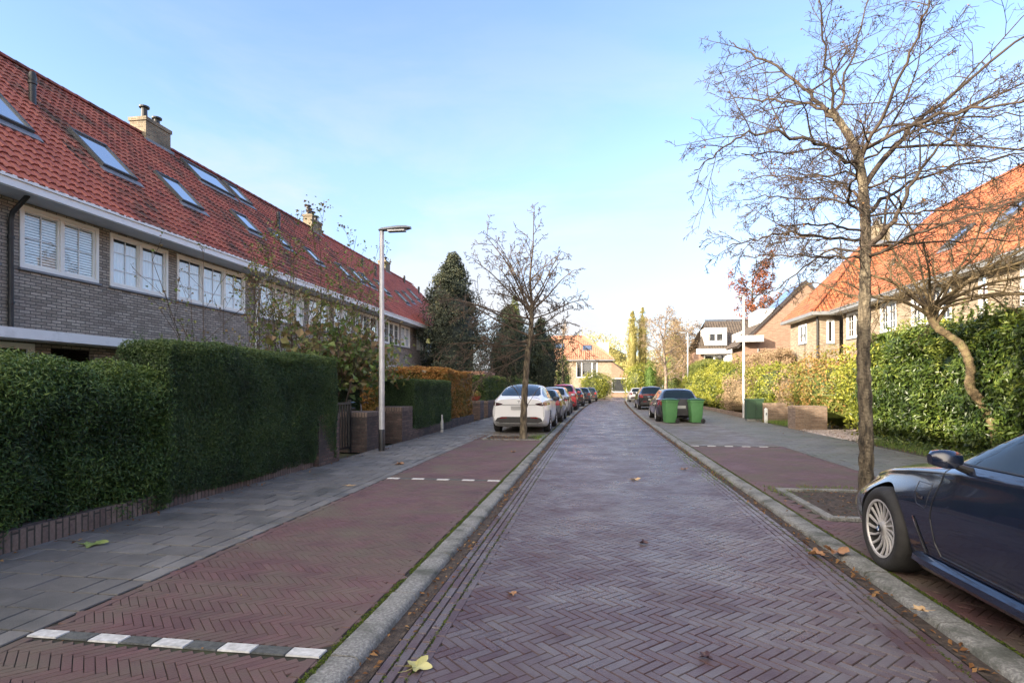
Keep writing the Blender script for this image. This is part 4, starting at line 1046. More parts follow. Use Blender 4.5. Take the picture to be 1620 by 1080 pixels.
class Car:
    """body lofted from cross-sections; P gives curves against s = distance from the nose"""
    def __init__(c, Ln, P, ns=150, hq=False):
        c.L = Ln
        s = np.linspace(0, Ln, ns)
        k = 2 if not hq else 2
        cur = {}
        for n in ('zb', 'wb', 'wl', 'wm', 'zm', 'ws', 'zs', 'wr', 'zr', 'zc'):
            a = np.array(P[n], float)
            cur[n] = smooth1(np.interp(s, a[:, 0], a[:, 1]), k)
        c.s, c.cur = s, cur
        m = 8 if not hq else 12
        rows = []
        for i in range(ns):
            g = {n: cur[n][i] for n in cur}
            zl = g['zb'] + 0.13
            pts = np.array([(0, g['zb']), (g['wb'] * .85, g['zb']), (g['wb'], g['zb'] + .03), (g['wl'], zl), (g['wm'], g['zm']), (g['ws'] + 0.006, g['zs'] - .055), (g['ws'], g['zs']), (g['ws'] - .035, g['zs'] + 0.02),
                            (g['wr'], g['zr']), (g['wr'] * .8, g['zr'] + .6 * (g['zc'] - g['zr'])), (g['wr'] * .4, g['zr'] + .93 * (g['zc'] - g['zr'])), (0, g['zc'])])
            tt = np.linspace(0, len(pts) - 1, (len(pts) - 1) * m + 1)
            x = np.interp(tt, np.arange(len(pts)), pts[:, 0]); z = np.interp(tt, np.arange(len(pts)), pts[:, 1])
            kk = m // 3
            x0, z0, x1, z1 = x[0], z[0], x[-1], z[-1]
            # mirror before smoothing so that the centre line stays smooth
            xx = np.concatenate([-x[::-1][:-1], x, -x[::-1][1:]]); zz = np.concatenate([z[::-1][:-1], z, z[::-1][1:]])
            xx = smooth1(xx, kk)[len(x) - 1:2 * len(x) - 1]; zz = smooth1(zz, kk)[len(x) - 1:2 * len(x) - 1]
            xx[0] = 0; xx[-1] = 0
            rows.append(np.stack([np.concatenate([xx, -xx[::-1][1:-1]]), np.full(2 * len(xx) - 2, Ln / 2 - s[i]), np.concatenate([zz, zz[::-1][1:-1]])], 1))
        V = np.array(rows); n = V.shape[1]; c.n = n
        i = np.arange(ns - 1)[:, None] * n; j = np.arange(n)[None, :]; j2 = (j + 1) % n
        f = np.stack([i + j, i + n + j, i + n + j2, i + j2], -1).reshape(-1, 4)
        mb = MB(); mb.add(V.reshape(-1, 3), f, 0.5)
        h = n // 2
        for base, fl in ((0, False), ((ns - 1) * n, True)):
            q = [(base + a, base + a + 1, base + (n - a - 1) % n, base + (n - a) % n) for a in range(0, h)]
            q = [x for x in q if len(set(x)) == 4]
            q = q if not fl else [x[::-1] for x in q]
            mb.f.append((np.array(q), np.full(len(q), .5, np.float32)))
            tr = [(base, base + 1, base + n - 1), (base + h - 1, base + h, base + h + 1)]
            tr = tr if not fl else [x[::-1] for x in tr]
            mb.f.append((np.array(tr), np.full(len(tr), .5, np.float32)))
        c.mb = mb
    def finish(c, root, paint, wheels, rw, halfw, arch=None):
        """wheels: list of s positions"""
        o = c.mb.build('body', M[paint], root, smooth=True)
        bm = bmesh.new(); bm.from_mesh(o.data); bmesh.ops.recalc_face_normals(bm, faces=bm.faces); bm.to_mesh(o.data)
        c.bvh = BVHTree.FromBMesh(bm); bm.free()
        # cut wheel arches
        ar = arch or rw * 1.12
        cut = MB()
        for sw in wheels:
            for sx in (-1, 1):
                x0, x1 = sx * (halfw - 0.27), sx * (halfw + 0.2)
                prof = [(0.001, min(x0, x1)), (ar, min(x0, x1)), (ar, max(x0, x1)), (0.001, max(x0, x1))]
                cut.lathe(prof, 40, (0, c.L / 2 - sw, rw), 'x')
        co = cut.build('cutter', M['black'], root)
        bm = bmesh.new(); bm.from_mesh(co.data); bmesh.ops.remove_doubles(bm, verts=bm.verts, dist=0.0025); bmesh.ops.holes_fill(bm, edges=bm.edges); bmesh.ops.recalc_face_normals(bm, faces=bm.faces); bm.to_mesh(co.data); bm.free()
        md = o.modifiers.new('arch', 'BOOLEAN'); md.operation = 'DIFFERENCE'; md.object = co; md.solver = 'EXACT'
        dg = bpy.context.evaluated_depsgraph_get(); dg.update()
        me = bpy.data.meshes.new_from_object(o.evaluated_get(dg))
        o.modifiers.clear(); old = o.data; o.data = me; me.name = 'body'
        me.materials.clear(); me.materials.append(M[paint]); me.materials.append(M['black'])
        yc = [c.L / 2 - sw for sw in wheels]
        for p in me.polygons:
            x, y, z = p.center; nn = p.normal
            p.material_index = 0
            for yy in yc:
                d = math.hypot(y - yy, z - rw)
                if d < ar + 0.01 and (abs(nn.x) > .9 and abs(x) < halfw - .2 or d > ar - .03 and nn.dot(Vector((0, yy - y, rw - z)).normalized()) > .7 and z < rw + ar and abs(x) > halfw - .28):
                    p.material_index = 1
        me.polygons.foreach_set('use_smooth', np.ones(len(me.polygons), bool))
        me.set_sharp_from_angle(angle=R(32))
        bpy.data.objects.remove(co)
        c.body = o; c.root = root
        return o
    def patch(c, name, poly, ax, m, off=0.004, step=0.05, parent=None, sgn=1, dens=True, thick=0.0, sm=True):
        """polygon given in (y,z) for ax='x', (x,z) for ax='y', (x,y) for ax='z'; laid on the body surface"""
        P = []
        n = len(poly)
        for i in range(n):
            a, b = Vector(poly[i]), Vector(poly[(i + 1) % n]); k = max(1, int((b - a).length / step))
            for t in range(k): P.append(a + (b - a) * t / k)
        nb = len(P); edges = [(i, (i + 1) % nb) for i in range(nb)]
        xs = [p.x for p in P]; ys = [p.y for p in P]
        x = min(xs) + step / 2
        while x < max(xs):
            y = min(ys) + step / 2
            while y < max(ys):
                ins = False; j = nb - 1
                for i in range(nb):
                    if (P[i].y > y) != (P[j].y > y) and x < (P[j].x - P[i].x) * (y - P[i].y) / (P[j].y - P[i].y) + P[i].x: ins = not ins
                    j = i
                if ins: P.append(Vector((x, y)))
                y += step
            x += step
        v2, e2, f2, *_ = delaunay_2d_cdt(P, edges, [], 1, 1e-5)
        out, nr = [], []
        for p in v2:
            if ax == 'x': o, d = Vector((sgn * 3, p.x, p.y)), Vector((-sgn, 0, 0))
            elif ax == 'y': o, d = Vector((p.x, sgn * 9, p.y)), Vector((0, -sgn, 0))
            else: o, d = Vector((p.x, p.y, 5)), Vector((0, 0, -1))
            h = c.bvh.ray_cast(o, d)
            if h[0] is None: out.append(None); nr.append(None); continue
            nn = h[1] if h[1].dot(d) < 0 else -h[1]
            out.append(h[0] + nn * off); nr.append(nn)
        mb = MB(); idx = {}; V = []
        for i, p in enumerate(out):
            if p is not None: idx[i] = len(V); V.append(tuple(p))
        T = [[idx[i] for i in f] for f in f2 if all(i in idx for i in f)]
        T = [t for t in T if len(t) == 3]
        if not T: return None
        mb.add(V, T, 0.5)
        ob = mb.build(name, M[m], parent or c.root, smooth=sm)
        bm = bmesh.new(); bm.from_mesh(ob.data); bmesh.ops.recalc_face_normals(bm, faces=bm.faces)
        bm.to_mesh(ob.data); bm.free()
        return ob
    def seam(c, name, pts, ax, m='black', wd=0.005, off=0.002, sgn=1, parent=None, k=0.03):
        """thin line along the body"""
        Q = []
        for a, b in zip(pts[:-1], pts[1:]):
            n = max(1, int(math.dist(a, b) / k))
            Q += [(a[0] + (b[0] - a[0]) * t / n, a[1] + (b[1] - a[1]) * t / n) for t in range(n)]
        Q.append(pts[-1]); W3 = []
        for p in Q:
            if ax == 'x': o, d = Vector((sgn * 3, p[0], p[1])), Vector((-sgn, 0, 0))
            elif ax == 'y': o, d = Vector((p[0], sgn * 9, p[1])), Vector((0, -sgn, 0))
            else: o, d = Vector((p[0], p[1], 5)), Vector((0, 0, -1))
            h = c.bvh.ray_cast(o, d)
            if h[0]: W3.append(tuple(h[0] + (h[1] if h[1].dot(d) < 0 else -h[1]) * off))
        mb = MB(); mb.tube(W3, wd, 4, .5)
        return mb

def make_wheel(root, x, y, r, side, spokes=10, width=0.24, style='multi', rimr=None):
    rr = rimr or r * 0.70
    w_ = MB(); xo = x + side * 0
    f = lambda h: x - side * h          # h = distance inward from the outer face
    w_.lathe([(0.001, f(0.13)), (rr * .97, f(0.13)), (rr * .97, f(width))], 32, (0, y, r), 'x')
    w_.lathe([(0.02, f(0.10)), (rr * .78, f(0.10)), (rr * .78, f(0.125))], 28, (0, y, r), 'x')
    w_.lathe([(rr - .014, f(.016)), (rr - .03, f(.12)), (rr - .03, f(.131))], 40, (0, y, r), 'x')
    hub = w_.build('wheel', M['black'], root)
    t = MB()
    t.lathe([(rr, f(0.015)), (rr + .012, f(0.004)), ((r + rr) / 2, f(-0.006)), (r - .03, f(0.006)), (r - .008, f(0.03)), (r, f(0.06)), (r, f(width - .05)), (r - .01, f(width - .02)), (rr, f(width))], 56, (0, y, r), 'x')
    t.build('tyre', M['tyre'], hub, smooth=True, sharp=60)
    m = MB()
    m.lathe([(rr + .004, f(0.004)), (rr - .012, f(0.004)), (rr - .016, f(0.016))], 56, (0, y, r), 'x')
    m.lathe([(0.0005, f(0.022)), (0.05, f(0.022)), (0.062, f(0.032)), (0.065, f(0.08))], 24, (0, y, r), 'x')
    for k in range(spokes):
        a = 2 * math.pi * k / spokes + (0.1 if style == 'multi' else 0)
        pts_i = []
        n = 7
        for q in range(n):
            t_ = q / (n - 1); rad = 0.05 + (rr - 0.018 - 0.05) * t_
            aa = a + (0.20 * t_ ** 1.5 if style == 'multi' else 0)
            wd = (0.0055 + 0.0065 * t_) if style == 'multi' else (0.03 + 0.012 * t_)
            d = 0.026 + 0.012 * math.sin(t_ * math.pi) - 0.012 * t_
            pts_i.append((rad, aa, wd, d))
        V = []
        for rad, aa, wd, d in pts_i:
            ca, sa = math.cos(aa), math.sin(aa)
            for (o_, dd) in ((-wd, d + .012), (-wd * .8, d), (wd * .8, d), (wd, d + .012)):
                V.append((f(dd), y + rad * ca - o_ * sa, r + rad * sa + o_ * ca))
        F = [(q * 4 + e, q * 4 + e + 1, q * 4 + 5 + e, q * 4 + 4 + e) for q in range(n - 1) for e in range(3)]
        m.add(V, F, 0.5)
    rim = m.build('rim', M['rim'], hub, smooth=True, sharp=45)
    return hub

def mirror(root, x, y, z, side, m, k=1.0):
    b = MB(); 
    prof = [(-0.09, 0.0), (-0.11, 0.03), (-0.10, 0.11), (-0.05, 0.145), (0.06, 0.15), (0.12, 0.12), (0.135, 0.05), (0.11, 0.005)]
    secs = [(0.0, .55), (0.03, .8), (0.10, 1.0), (0.17, .97), (0.215, .8), (0.235, .5)]
    V = []
    for dx, sc in secs:
        for a, h in prof: V.append((x + side * dx * k, y + (0.02 if sc < .9 else 0) + a * sc * 0.62 * k, z + 0.075 * k + (h - 0.075) * sc * k))
    n = len(prof)
    F = [(i * n + j, i * n + (j + 1) % n, (i + 1) * n + (j + 1) % n, (i + 1) * n + j) for i in range(len(secs) - 1) for j in range(n)]
    b.add(V, F, .5); b.add(V[:n], [tuple(range(n))], .5); b.add(V[-n:], [tuple(range(n))[::-1]], .5)
    o = b.build('wing_mirror', M[m], root, smooth=True, sharp=50)
    s_ = MB(); s_.tube([(x - side * .07, y - .01, z - .03), (x + side * .02, y - .005, z + .005), (x + side * .07, y, z + .03)], [.03, .024, .02], 8); s_.build('mirror_foot', M['black'], o)
    return o

def glasshouse(c, sides, screen, rear, m='carglass'):
    for sg in (-1, 1):
        for p in sides: c.patch('side_window', p, 'x', m, 0.004, 0.06, sgn=sg)
    if screen: c.patch('windscreen', screen, 'z', m, 0.005, 0.08)
    if rear: c.patch('rear_window', rear, 'y', m, 0.005, 0.06, sgn=-1)

def scaleP(P, fl, fz, fw):
    zset = {'zb', 'zm', 'zs', 'zr', 'zc'}
    return {k: [(a * fl, b * (fz if k in zset else fw)) for a, b in v] for k, v in P.items()}

# ---- the dark blue saloon at the right edge
def saloon(loc):
    Ln = 4.96
    P = dict(
        zb=[(0, .28), (.1, .2), (.5, .19), (1, .2), (4.2, .2), (4.6, .24), (4.96, .34)],
        wb=[(0, .52), (.1, .66), (.35, .80), (.8, .86), (4.2, .86), (4.7, .78), (4.96, .6)],
        wl=[(0, .58), (.1, .74), (.3, .86), (.6, .905), (1.3, .885), (4.0, .885), (4.4, .89), (4.8, .78), (4.96, .66)],
        wm=[(0, .60), (.1, .77), (.3, .88), (.55, .925), (1.2, .925), (4.2, .93), (4.6, .88), (4.85, .76), (4.96, .7)],
        zm=[(0, .48), (.5, .60), (1.2, .68), (1.8, .66), (4, .66), (4.96, .62)],
        ws=[(0, .52), (.1, .60), (.3, .68), (.6, .74), (1, .785), (1.4, .82), (1.8, .86), (4.0, .89), (4.4, .86), (4.8, .74), (4.96, .66)],
        zs=[(0, .61), (.12, .68), (.35, .735), (.7, .815), (1.1, .872), (1.5, .915), (1.8, .94), (2.4, .97), (3.4, .985), (4.2, .99), (4.7, 1.0), (4.96, .94)],
        wr=[(0, .40), (.3, .52), (.9, .60), (1.35, .66), (1.75, .69), (2.3, .62), (3.0, .60), (3.8, .60), (4.3, .64), (4.96, .5)],
        zr=[(0, .64), (.12, .71), (.35, .785), (.8, .88), (1.3, .95), (1.5, .985), (1.75, 1.09), (2.1, 1.25), (2.5, 1.38), (3.0, 1.41), (3.5, 1.36), (3.9, 1.25), (4.3, 1.09), (4.5, 1.03), (4.96, .98)],
        zc=[(0, .655), (.12, .725), (.35, .80), (.8, .895), (1.25, .955), (1.42, .985), (1.7, 1.15), (2.05, 1.32), (2.45, 1.45), (3.0, 1.48), (3.5, 1.44), (3.9, 1.33), (4.3, 1.16), (4.5, 1.09), (4.85, 1.07), (4.96, 1.02)])
    root = empty('parked_car', loc, 0, 'dark navy blue saloon with silver multi-spoke wheels, parked against the right kerb', 'car')
    c = Car(Ln, P, ns=200, hq=True)
    wh = [0.87, 0.87 + 2.975]
    c.finish(root, 'blueblack', wh, 0.345, 0.93, 0.385)
    H = Ln / 2
    Y = lambda s: H - s
    front = [(Y(1.70), 1.0), (Y(1.78), 1.08), (Y(2.1), 1.24), (Y(2.45), 1.355), (Y(2.84), 1.385), (Y(2.84), 1.01)]
    rearw = [(Y(2.95), 1.01), (Y(2.95), 1.385), (Y(3.3), 1.365), (Y(3.7), 1.27), (Y(4.05), 1.12), (Y(4.1), 1.03)]
    scr = [(-.66, Y(1.5)), (.66, Y(1.5)), (.60, Y(1.95)), (.53, Y(2.38)), (-.53, Y(2.38)), (-.60, Y(1.95))]
    for sg in (-1, 1):
        c.patch('side_window', front, 'x', 'carglass', .004, .045, sgn=sg)
        c.patch('side_window', rearw, 'x', 'carglass', .004, .045, sgn=sg)
    c.patch('windscreen', scr, 'z', 'carglass', .005, .06)
    c.patch('rear_window', [(-.58, 1.13), (.58, 1.13), (.5, 1.38), (-.5, 1.38)], 'y', 'carglass', .005, .06, sgn=-1)
    for sg in (-1, 1):
        # front door with its shut line, handle; sill; flap; breather
        door = c.seam('d', [(Y(1.62), .93), (Y(1.60), .8), (Y(1.57), .6), (Y(1.60), .42), (Y(1.66), .34), (Y(2.6), .33), (Y(2.88), .34), (Y(2.9), .7), (Y(2.9), .98)], 'x', sgn=sg, wd=.0055, off=0.0)
        d = door.build('door_seam', M['black'], root)
        c.seam('d', [(Y(1.62), .93), (Y(1.62), .955), (Y(1.35), .935)], 'x', sgn=sg, wd=.004, off=0.0).build('bonnet_seam', M['black'], root)
        c.seam('d', [(Y(1.62), .995), (Y(2.2), 1.005), (Y(3.2), 1.015), (Y(4.1), 1.02)], 'x', sgn=sg, wd=.008, off=0.002).build('window_trim', M['black'], root)
        hb = MB(); x = sg * .925
        hb.tube([(sg * .905, Y(2.62), .80), (sg * .945, Y(2.66), .805), (sg * .948, Y(2.8), .81), (sg * .905, Y(2.85), .812)], [.012, .014, .014, .012], 8)
        hb.build('door_handle', M['blueblack'], root, smooth=True)
        sk = MB(); V = []
        prof = [(.885, .30), (.925, .275), (.93, .235), (.90, .20), (.84, .19)]
        for s_ in np.linspace(1.33, 3.4, 16):
            for a, z in prof: V.append((sg * (a - (0.02 if s_ < 1.4 else 0)), Y(s_), z))
        sk.add(V, [(i * 5 + j, i * 5 + j + 1, i * 5 + 6 + j, i * 5 + 5 + j) for i in range(15) for j in range(4)], .5)
        sk.build('side_sill', M['blueblack'], root, smooth=True, sharp=30)
        # breather trim behind the front wheel and charging flap
        c.patch('breather', [(Y(1.33), .56), (Y(1.38), .54), (Y(1.50), .32), (Y(1.45), .31)], 'x', 'black', .003, .03, sgn=sg)
        mb_ = c.seam('t', [(Y(1.35), .56), (Y(1.475), .32)], 'x', sgn=sg, wd=.0035, off=.006); mb_.build('breather_trim', M['chrome'], root)
        mirror(root, sg * .865, Y(1.86), .985, sg, 'blueblack', .8)
        c.patch('headlight', [(Y(.06), .615), (Y(.2), .60), (Y(.42), .66), (Y(.5), .71), (Y(.3), .715), (Y(.12), .675)], 'x', 'headlight', .004, .03, sgn=sg)
        c.patch('tail_light', [(Y(4.92), .82), (Y(4.5), .86), (Y(4.5), .95), (Y(4.92), .95)], 'x', 'taillight', .004, .04, sgn=sg)
        cr_ = c.seam('c', [(Y(1.1), .80), (Y(2), .83), (Y(3), .845), (Y(4), .86)], 'x', sgn=sg, wd=.003, off=-.001); 
    sg = -1
    fl = c.seam('f', [(Y(1.30), .81), (Y(1.50), .815), (Y(1.515), .80), (Y(1.515), .66), (Y(1.50), .645), (Y(1.39), .66), (Y(1.325), .74), (Y(1.30), .81)], 'x', sgn=sg, wd=.003, off=0.0)
    fl.build('charging_flap', M['black'], root)
    em = c.patch('badge', [(Y(1.355), .735), (Y(1.455), .722), (Y(1.462), .70), (Y(1.385), .705)], 'x', 'chrome', .006, .02, sgn=sg)
    c.patch('badge_inset', [(Y(1.385), .726), (Y(1.44), .719), (Y(1.44), .71), (Y(1.395), .713)], 'x', 'blueblack', .008, .01, sgn=sg, parent=em)
    for sw in wh:
        for sd_ in (-1, 1):
            hub = make_wheel(root, sd_ * .928, Y(sw), .345, sd_, spokes=17, style='multi', rimr=.235)
            if sd_ < 0 and sw < 1:
                b = MB(); b.lathe([(.0005, -.934), (.03, -.934), (.033, -.925)], 20, (0, Y(sw), .345), 'x'); e = b.build('hub_cap', M['black'], hub)
                for q in range(4):
                    a0 = q * math.pi / 2; b = MB()
                    b.ngon([(-.936, Y(sw), .345)] + [(-.936, Y(sw) + .021 * math.cos(a0 + t * math.pi / 12), .345 + .021 * math.sin(a0 + t * math.pi / 12)) for t in range(7)])
                    b.build('emblem_quarter', M['blue' if q % 2 else 'white'], hub)
    c.patch('grille', [(-.32, .40), (.32, .40), (.36, .6), (-.36, .6)], 'y', 'black', .006, .04, sgn=1)
    c.patch('bumper_intake', [(-.6, .25), (.6, .25), (.5, .34), (-.5, .34)], 'y', 'black', .006, .04, sgn=1)
    c.patch('number_plate', [(-.26, .62), (.26, .62), (.26, .73), (-.26, .73)], 'y', 'plate', .01, .1, sgn=-1)
    return root
saloon((3.26, 5.14 + .87 - 2.48, BAYZ - 0.015))

# ---- generic profiles (length 4.5, width 1.8, height 1.5)
SUVC = dict(
    zb=[(0, .3), (.2, .2), (4.3, .2), (4.75, .36)],
    wb=[(0, .5), (.2, .75), (.6, .87), (4.1, .87), (4.6, .80), (4.75, .7)],
    wl=[(0, .6), (.2, .82), (.6, .93), (1.3, .92), (3.6, .92), (4.0, .94), (4.5, .90), (4.75, .80)],
    wm=[(0, .62), (.2, .85), (.5, .95), (4.1, .96), (4.5, .93), (4.68, .87), (4.75, .82)],
    zm=[(0, .5), (1, .62), (3.5, .70), (4.3, .74), (4.75, .74)],
    ws=[(0, .5), (.3, .8), (.8, .90), (3.8, .92), (4.3, .87), (4.6, .80), (4.75, .76)],
    zs=[(0, .66), (.3, .80), (1, .95), (2.0, 1.03), (3.2, 1.08), (4.1, 1.10), (4.55, 1.08), (4.75, 1.02)],
    wr=[(0, .4), (.6, .7), (1.3, .74), (2, .66), (3.3, .62), (4.0, .66), (4.5, .72), (4.75, .68)],
    zr=[(0, .68), (.3, .84), (1, 1.0), (1.35, 1.07), (1.9, 1.36), (2.4, 1.53), (3.2, 1.53), (3.7, 1.45), (4.1, 1.31), (4.5, 1.16), (4.68, 1.13), (4.75, 1.06)],
    zc=[(0, .70), (.3, .87), (1, 1.04), (1.3, 1.10), (1.85, 1.42), (2.4, 1.61), (2.9, 1.625), (3.4, 1.58), (3.9, 1.44), (4.3, 1.29), (4.52, 1.205), (4.64, 1.195), (4.72, 1.165), (4.75, 1.11)])
HATCH = dict(
    zb=[(0, .3), (.2, .2), (3.9, .2), (4.2, .34)],
    wb=[(0, .5), (.2, .7), (.6, .8), (3.8, .8), (4.1, .75), (4.2, .68)],
    wl=[(0, .55), (.2, .76), (.6, .86), (3.8, .86), (4.1, .82), (4.2, .74)],
    wm=[(0, .58), (.2, .8), (.5, .89), (3.8, .89), (4.1, .85), (4.2, .79)],
    zm=[(0, .5), (1, .62), (4.2, .66)],
    ws=[(0, .5), (.3, .74), (.8, .83), (3.7, .85), (4.1, .80), (4.2, .75)],
    zs=[(0, .66), (.3, .78), (1, .92), (2.0, .97), (3.3, 1.0), (4.1, 1.0), (4.2, .97)],
    wr=[(0, .4), (.6, .66), (1.2, .70), (1.8, .62), (3.3, .59), (3.9, .60), (4.2, .64)],
    zr=[(0, .68), (.3, .82), (1, .96), (1.2, 1.02), (1.8, 1.34), (2.2, 1.42), (3.5, 1.40), (3.8, 1.33), (4.02, 1.14), (4.12, 1.03), (4.2, .99)],
    zc=[(0, .70), (.3, .84), (1, 1.0), (1.15, 1.04), (1.75, 1.40), (2.2, 1.49), (3.2, 1.50), (3.72, 1.46), (3.95, 1.30), (4.08, 1.12), (4.14, 1.04), (4.2, 1.01)])
def generic_car(kind, loc, paint, label, Ln=None, Wd=None, Ht=None, group=None, lights='taillight', lightpoly=None, detail=True, band=False, rz=0, dark_low=True):
    base, L0, H0, W0 = (SUVC, 4.75, 1.625, 1.92) if kind == 'coupe' else (HATCH, 4.2, 1.5, 1.78)
    Ln = Ln or L0; Wd = Wd or W0; Ht = Ht or H0
    P = scaleP(base, Ln / L0, Ht / H0, Wd / W0)
    if kind == 'estate': pass
    root = empty('parked_car', loc, rz, label, 'car', group)
    c = Car(Ln, P, ns=110)
    hw = Wd / 2; H = Ln / 2; Y = lambda s: H - s * Ln / L0; Z = lambda z: z * Ht / H0
    rw = 0.36 if kind == 'coupe' else 0.325
    whs = [0.88 * Ln / L0, (L0 - .98 if kind == 'coupe' else L0 - .78) * Ln / L0]
    c.finish(root, paint, whs, rw, hw)
    if kind == 'coupe':
        sides = [[(Y(1.75), Z(1.10)), (Y(2.15), Z(1.37)), (Y(2.5), Z(1.49)), (Y(3.2), Z(1.50)), (Y(3.7), Z(1.42)), (Y(4.12), Z(1.27)), (Y(4.2), Z(1.20)), (Y(3.9), Z(1.14)), (Y(2.9), Z(1.11))]]
        scr = [(-.62, Y(1.35)), (.62, Y(1.35)), (.54, Y(2.3)), (-.54, Y(2.3))]
        rear = [(-.60, Z(1.225)), (-.66, Z(1.26)), (-.56, Z(1.555)), (-.5, Z(1.59)), (.5, Z(1.59)), (.56, Z(1.555)), (.66, Z(1.26)), (.60, Z(1.225))]
    else:
        sides = [[(Y(1.55), Z(1.02)), (Y(1.9), Z(1.30)), (Y(2.2), Z(1.385)), (Y(2.6), Z(1.395)), (Y(2.6), Z(1.03))],
                 [(Y(2.67), Z(1.03)), (Y(2.67), Z(1.395)), (Y(3.45), Z(1.375)), (Y(3.78), Z(1.26)), (Y(3.82), Z(1.08))]]
        scr = [(-.6, Y(1.18)), (.6, Y(1.18)), (.52, Y(2.1)), (-.52, Y(2.1))]
        hwr = .58 * Wd / W0
        rear = [(-hwr * 1.08, Z(1.06)), (-hwr * .98, Z(1.40)), (hwr * .98, Z(1.40)), (hwr * 1.08, Z(1.06))]
    glasshouse(c, sides, scr, rear)
    for sg in (-1, 1):
        mirror(root, sg * (hw - .08), Y(1.75 if kind == 'coupe' else 1.45), Z(1.02 if kind == 'coupe' else .96), sg, 'black' if paint == 'white_car' and kind == 'coupe' else paint)
        lp = lightpoly or ([(.52, .98), (.80, 1.03), (.93, 1.02), (.93, .93), (.80, .91), (.60, .93)] if kind == 'coupe' else [(.56, .78), (.9, .76), (.9, .98), (.70, 1.0), (.60, .9)])
        c.patch('tail_light', [(sg * a * Wd / W0, Z(b)) for a, b in lp], 'y', lights, .006, .04, sgn=-1)
        if detail:
            c.seam('d', [(Y(2.62 if kind != 'coupe' else 2.9), Z(.3)), (Y(2.62 if kind != 'coupe' else 2.9), Z(1.02))], 'x', sgn=sg, off=0, wd=.004).build('door_seam', M['black'], root)
    for sw in whs:
        for sd_ in (-1, 1): make_wheel(root, sd_ * (hw - .01), H - sw, rw, sd_, spokes=10, style='five', rimr=rw * .68)
    pz = .78 if kind == 'coupe' else .62
    c.patch('number_plate', [(-.26, Z(pz)), (.26, Z(pz)), (.26, Z(pz) + .12), (-.26, Z(pz) + .12)], 'y', 'plate', .014, .13, sgn=-1)
    if dark_low: c.patch('bumper_trim', [(-.62, Z(.36)), (.62, Z(.36)), (.78, Z(.42)), (.70, Z(.52)), (.55, Z(.56)), (-.55, Z(.56)), (-.70, Z(.52)), (-.78, Z(.42))], 'y', 'black', .012, .05, sgn=-1)
    for sg in (-1, 1): c.patch('reflector', [(sg * a, Z(b)) for a, b in ((.38, .52), (.62, .50), (.60, .545), (.38, .55))], 'y', 'taillight', .018, .05, sgn=-1)
    if band: c.patch('light_bar', [(-.6, Z(.93)), (.6, Z(.93)), (.6, Z(.98)), (-.6, Z(.98))], 'y', 'taillight', .007, .06, sgn=-1)
    c.seam('t', [(-.72 * Wd / W0, Z(.62)), (-.78 * Wd / W0, Z(.9)), (-.66 * Wd / W0, Z(.97)), (.66 * Wd / W0, Z(.97)), (.78 * Wd / W0, Z(.9)), (.72 * Wd / W0, Z(.62)), (-.72 * Wd / W0, Z(.62))] if kind != 'coupe' else
           [(-.80, Z(.56)), (-.78, Z(.90)), (-.60, Z(.935)), (.60, Z(.935)), (.78, Z(.90)), (.80, Z(.56))], 'y', sgn=-1, off=0, wd=.004).build('tailgate_seam', M['black'], root)
    a_ = MB(); a_.box(-.02, .02, Y(L0 - 1.2) - .06, Y(L0 - 1.2) + .05, Z(1.49 if kind != 'coupe' else 1.52), Ht + .035)
    if kind != 'coupe': a_.build('aerial', M['black'], root)
    return c, root

cz = BAYZ - 0.012
c, rt = generic_car('coupe', (-2.46, 18.15 + 2.375, cz), 'white_car', 'white coupe-backed electric car with smoked tail lights, parked behind the left street tree', lights='darklight')
em = MB()
def rearz(c, x, z):
    h = c.bvh.ray_cast(Vector((x, -9, z)), Vector((0, 1, 0))); return h[0].y
for poly in ([(-.05, 1.075), (.05, 1.075), (.045, 1.058), (-.045, 1.058)], [(-.012, 1.056), (.012, 1.056), (.004, .985), (-.004, .985)]):
    em.ngon([(x, rearz(c, x, z) - .006, z) for x, z in poly])
em.build('tail_emblem', M['grey_paint'], rt)
c.patch('tail_bar', [(-.60, .945), (.60, .945), (.60, .953), (-.60, .953)], 'y', 'black', .008, .1, sgn=-1)
GLc = 'cars parked along the left kerb'
generic_car('hatch', (-2.32 + .03, 25.9, cz), 'grey_car', 'dark grey hatchback parked in front of the white electric car', Ln=4.3, Ht=1.46, group=GLc)
generic_car('hatch', (-2.42 + .15, 32.0, cz), 'silver_car', 'silver and black estate with a red tail light, second car beyond the white one', Ln=4.6, Ht=1.55, Wd=1.82, group=GLc)
generic_car('hatch', (-2.1, 38.6, cz), 'red_car', 'bright red tall car, the only red one along the left kerb', Ln=4.1, Ht=1.72, Wd=1.8, group=GLc)
generic_car('hatch', (-1.8, 46.0, cz), 'black_car', 'black hatchback just beyond the red car', Ln=4.1, Ht=1.48, group=GLc)
generic_car('hatch', (-1.35, 55.0, cz), 'blueblack', 'dark blue car parked near the end of the left kerb', Ln=4.3, Ht=1.5, group=GLc)
generic_car('hatch', (-.75, 62.5, cz), 'black_car', 'farthest dark car on the left, beside the round green bush', Ln=4.3, Ht=1.5, group=GLc)
GRc = 'cars parked along the right kerb'
generic_car('hatch', (3.5, 27.3, cz), 'dgrey_car', 'dark grey estate car standing behind the two green wheelie bins', Ln=4.7, Ht=1.47, Wd=1.84, group=GRc, detail=True)
generic_car('hatch', (3.68, 40.8, cz), 'black_car', 'black car with a red light bar, second from the bins', Ln=4.6, Ht=1.58, Wd=1.86, group=GRc, band=True)
generic_car('hatch', (4.15, 60.0, cz), 'white_car', 'small white hatchback, farthest on the right kerb', Ln=4.1, Ht=1.46, group=GRc)

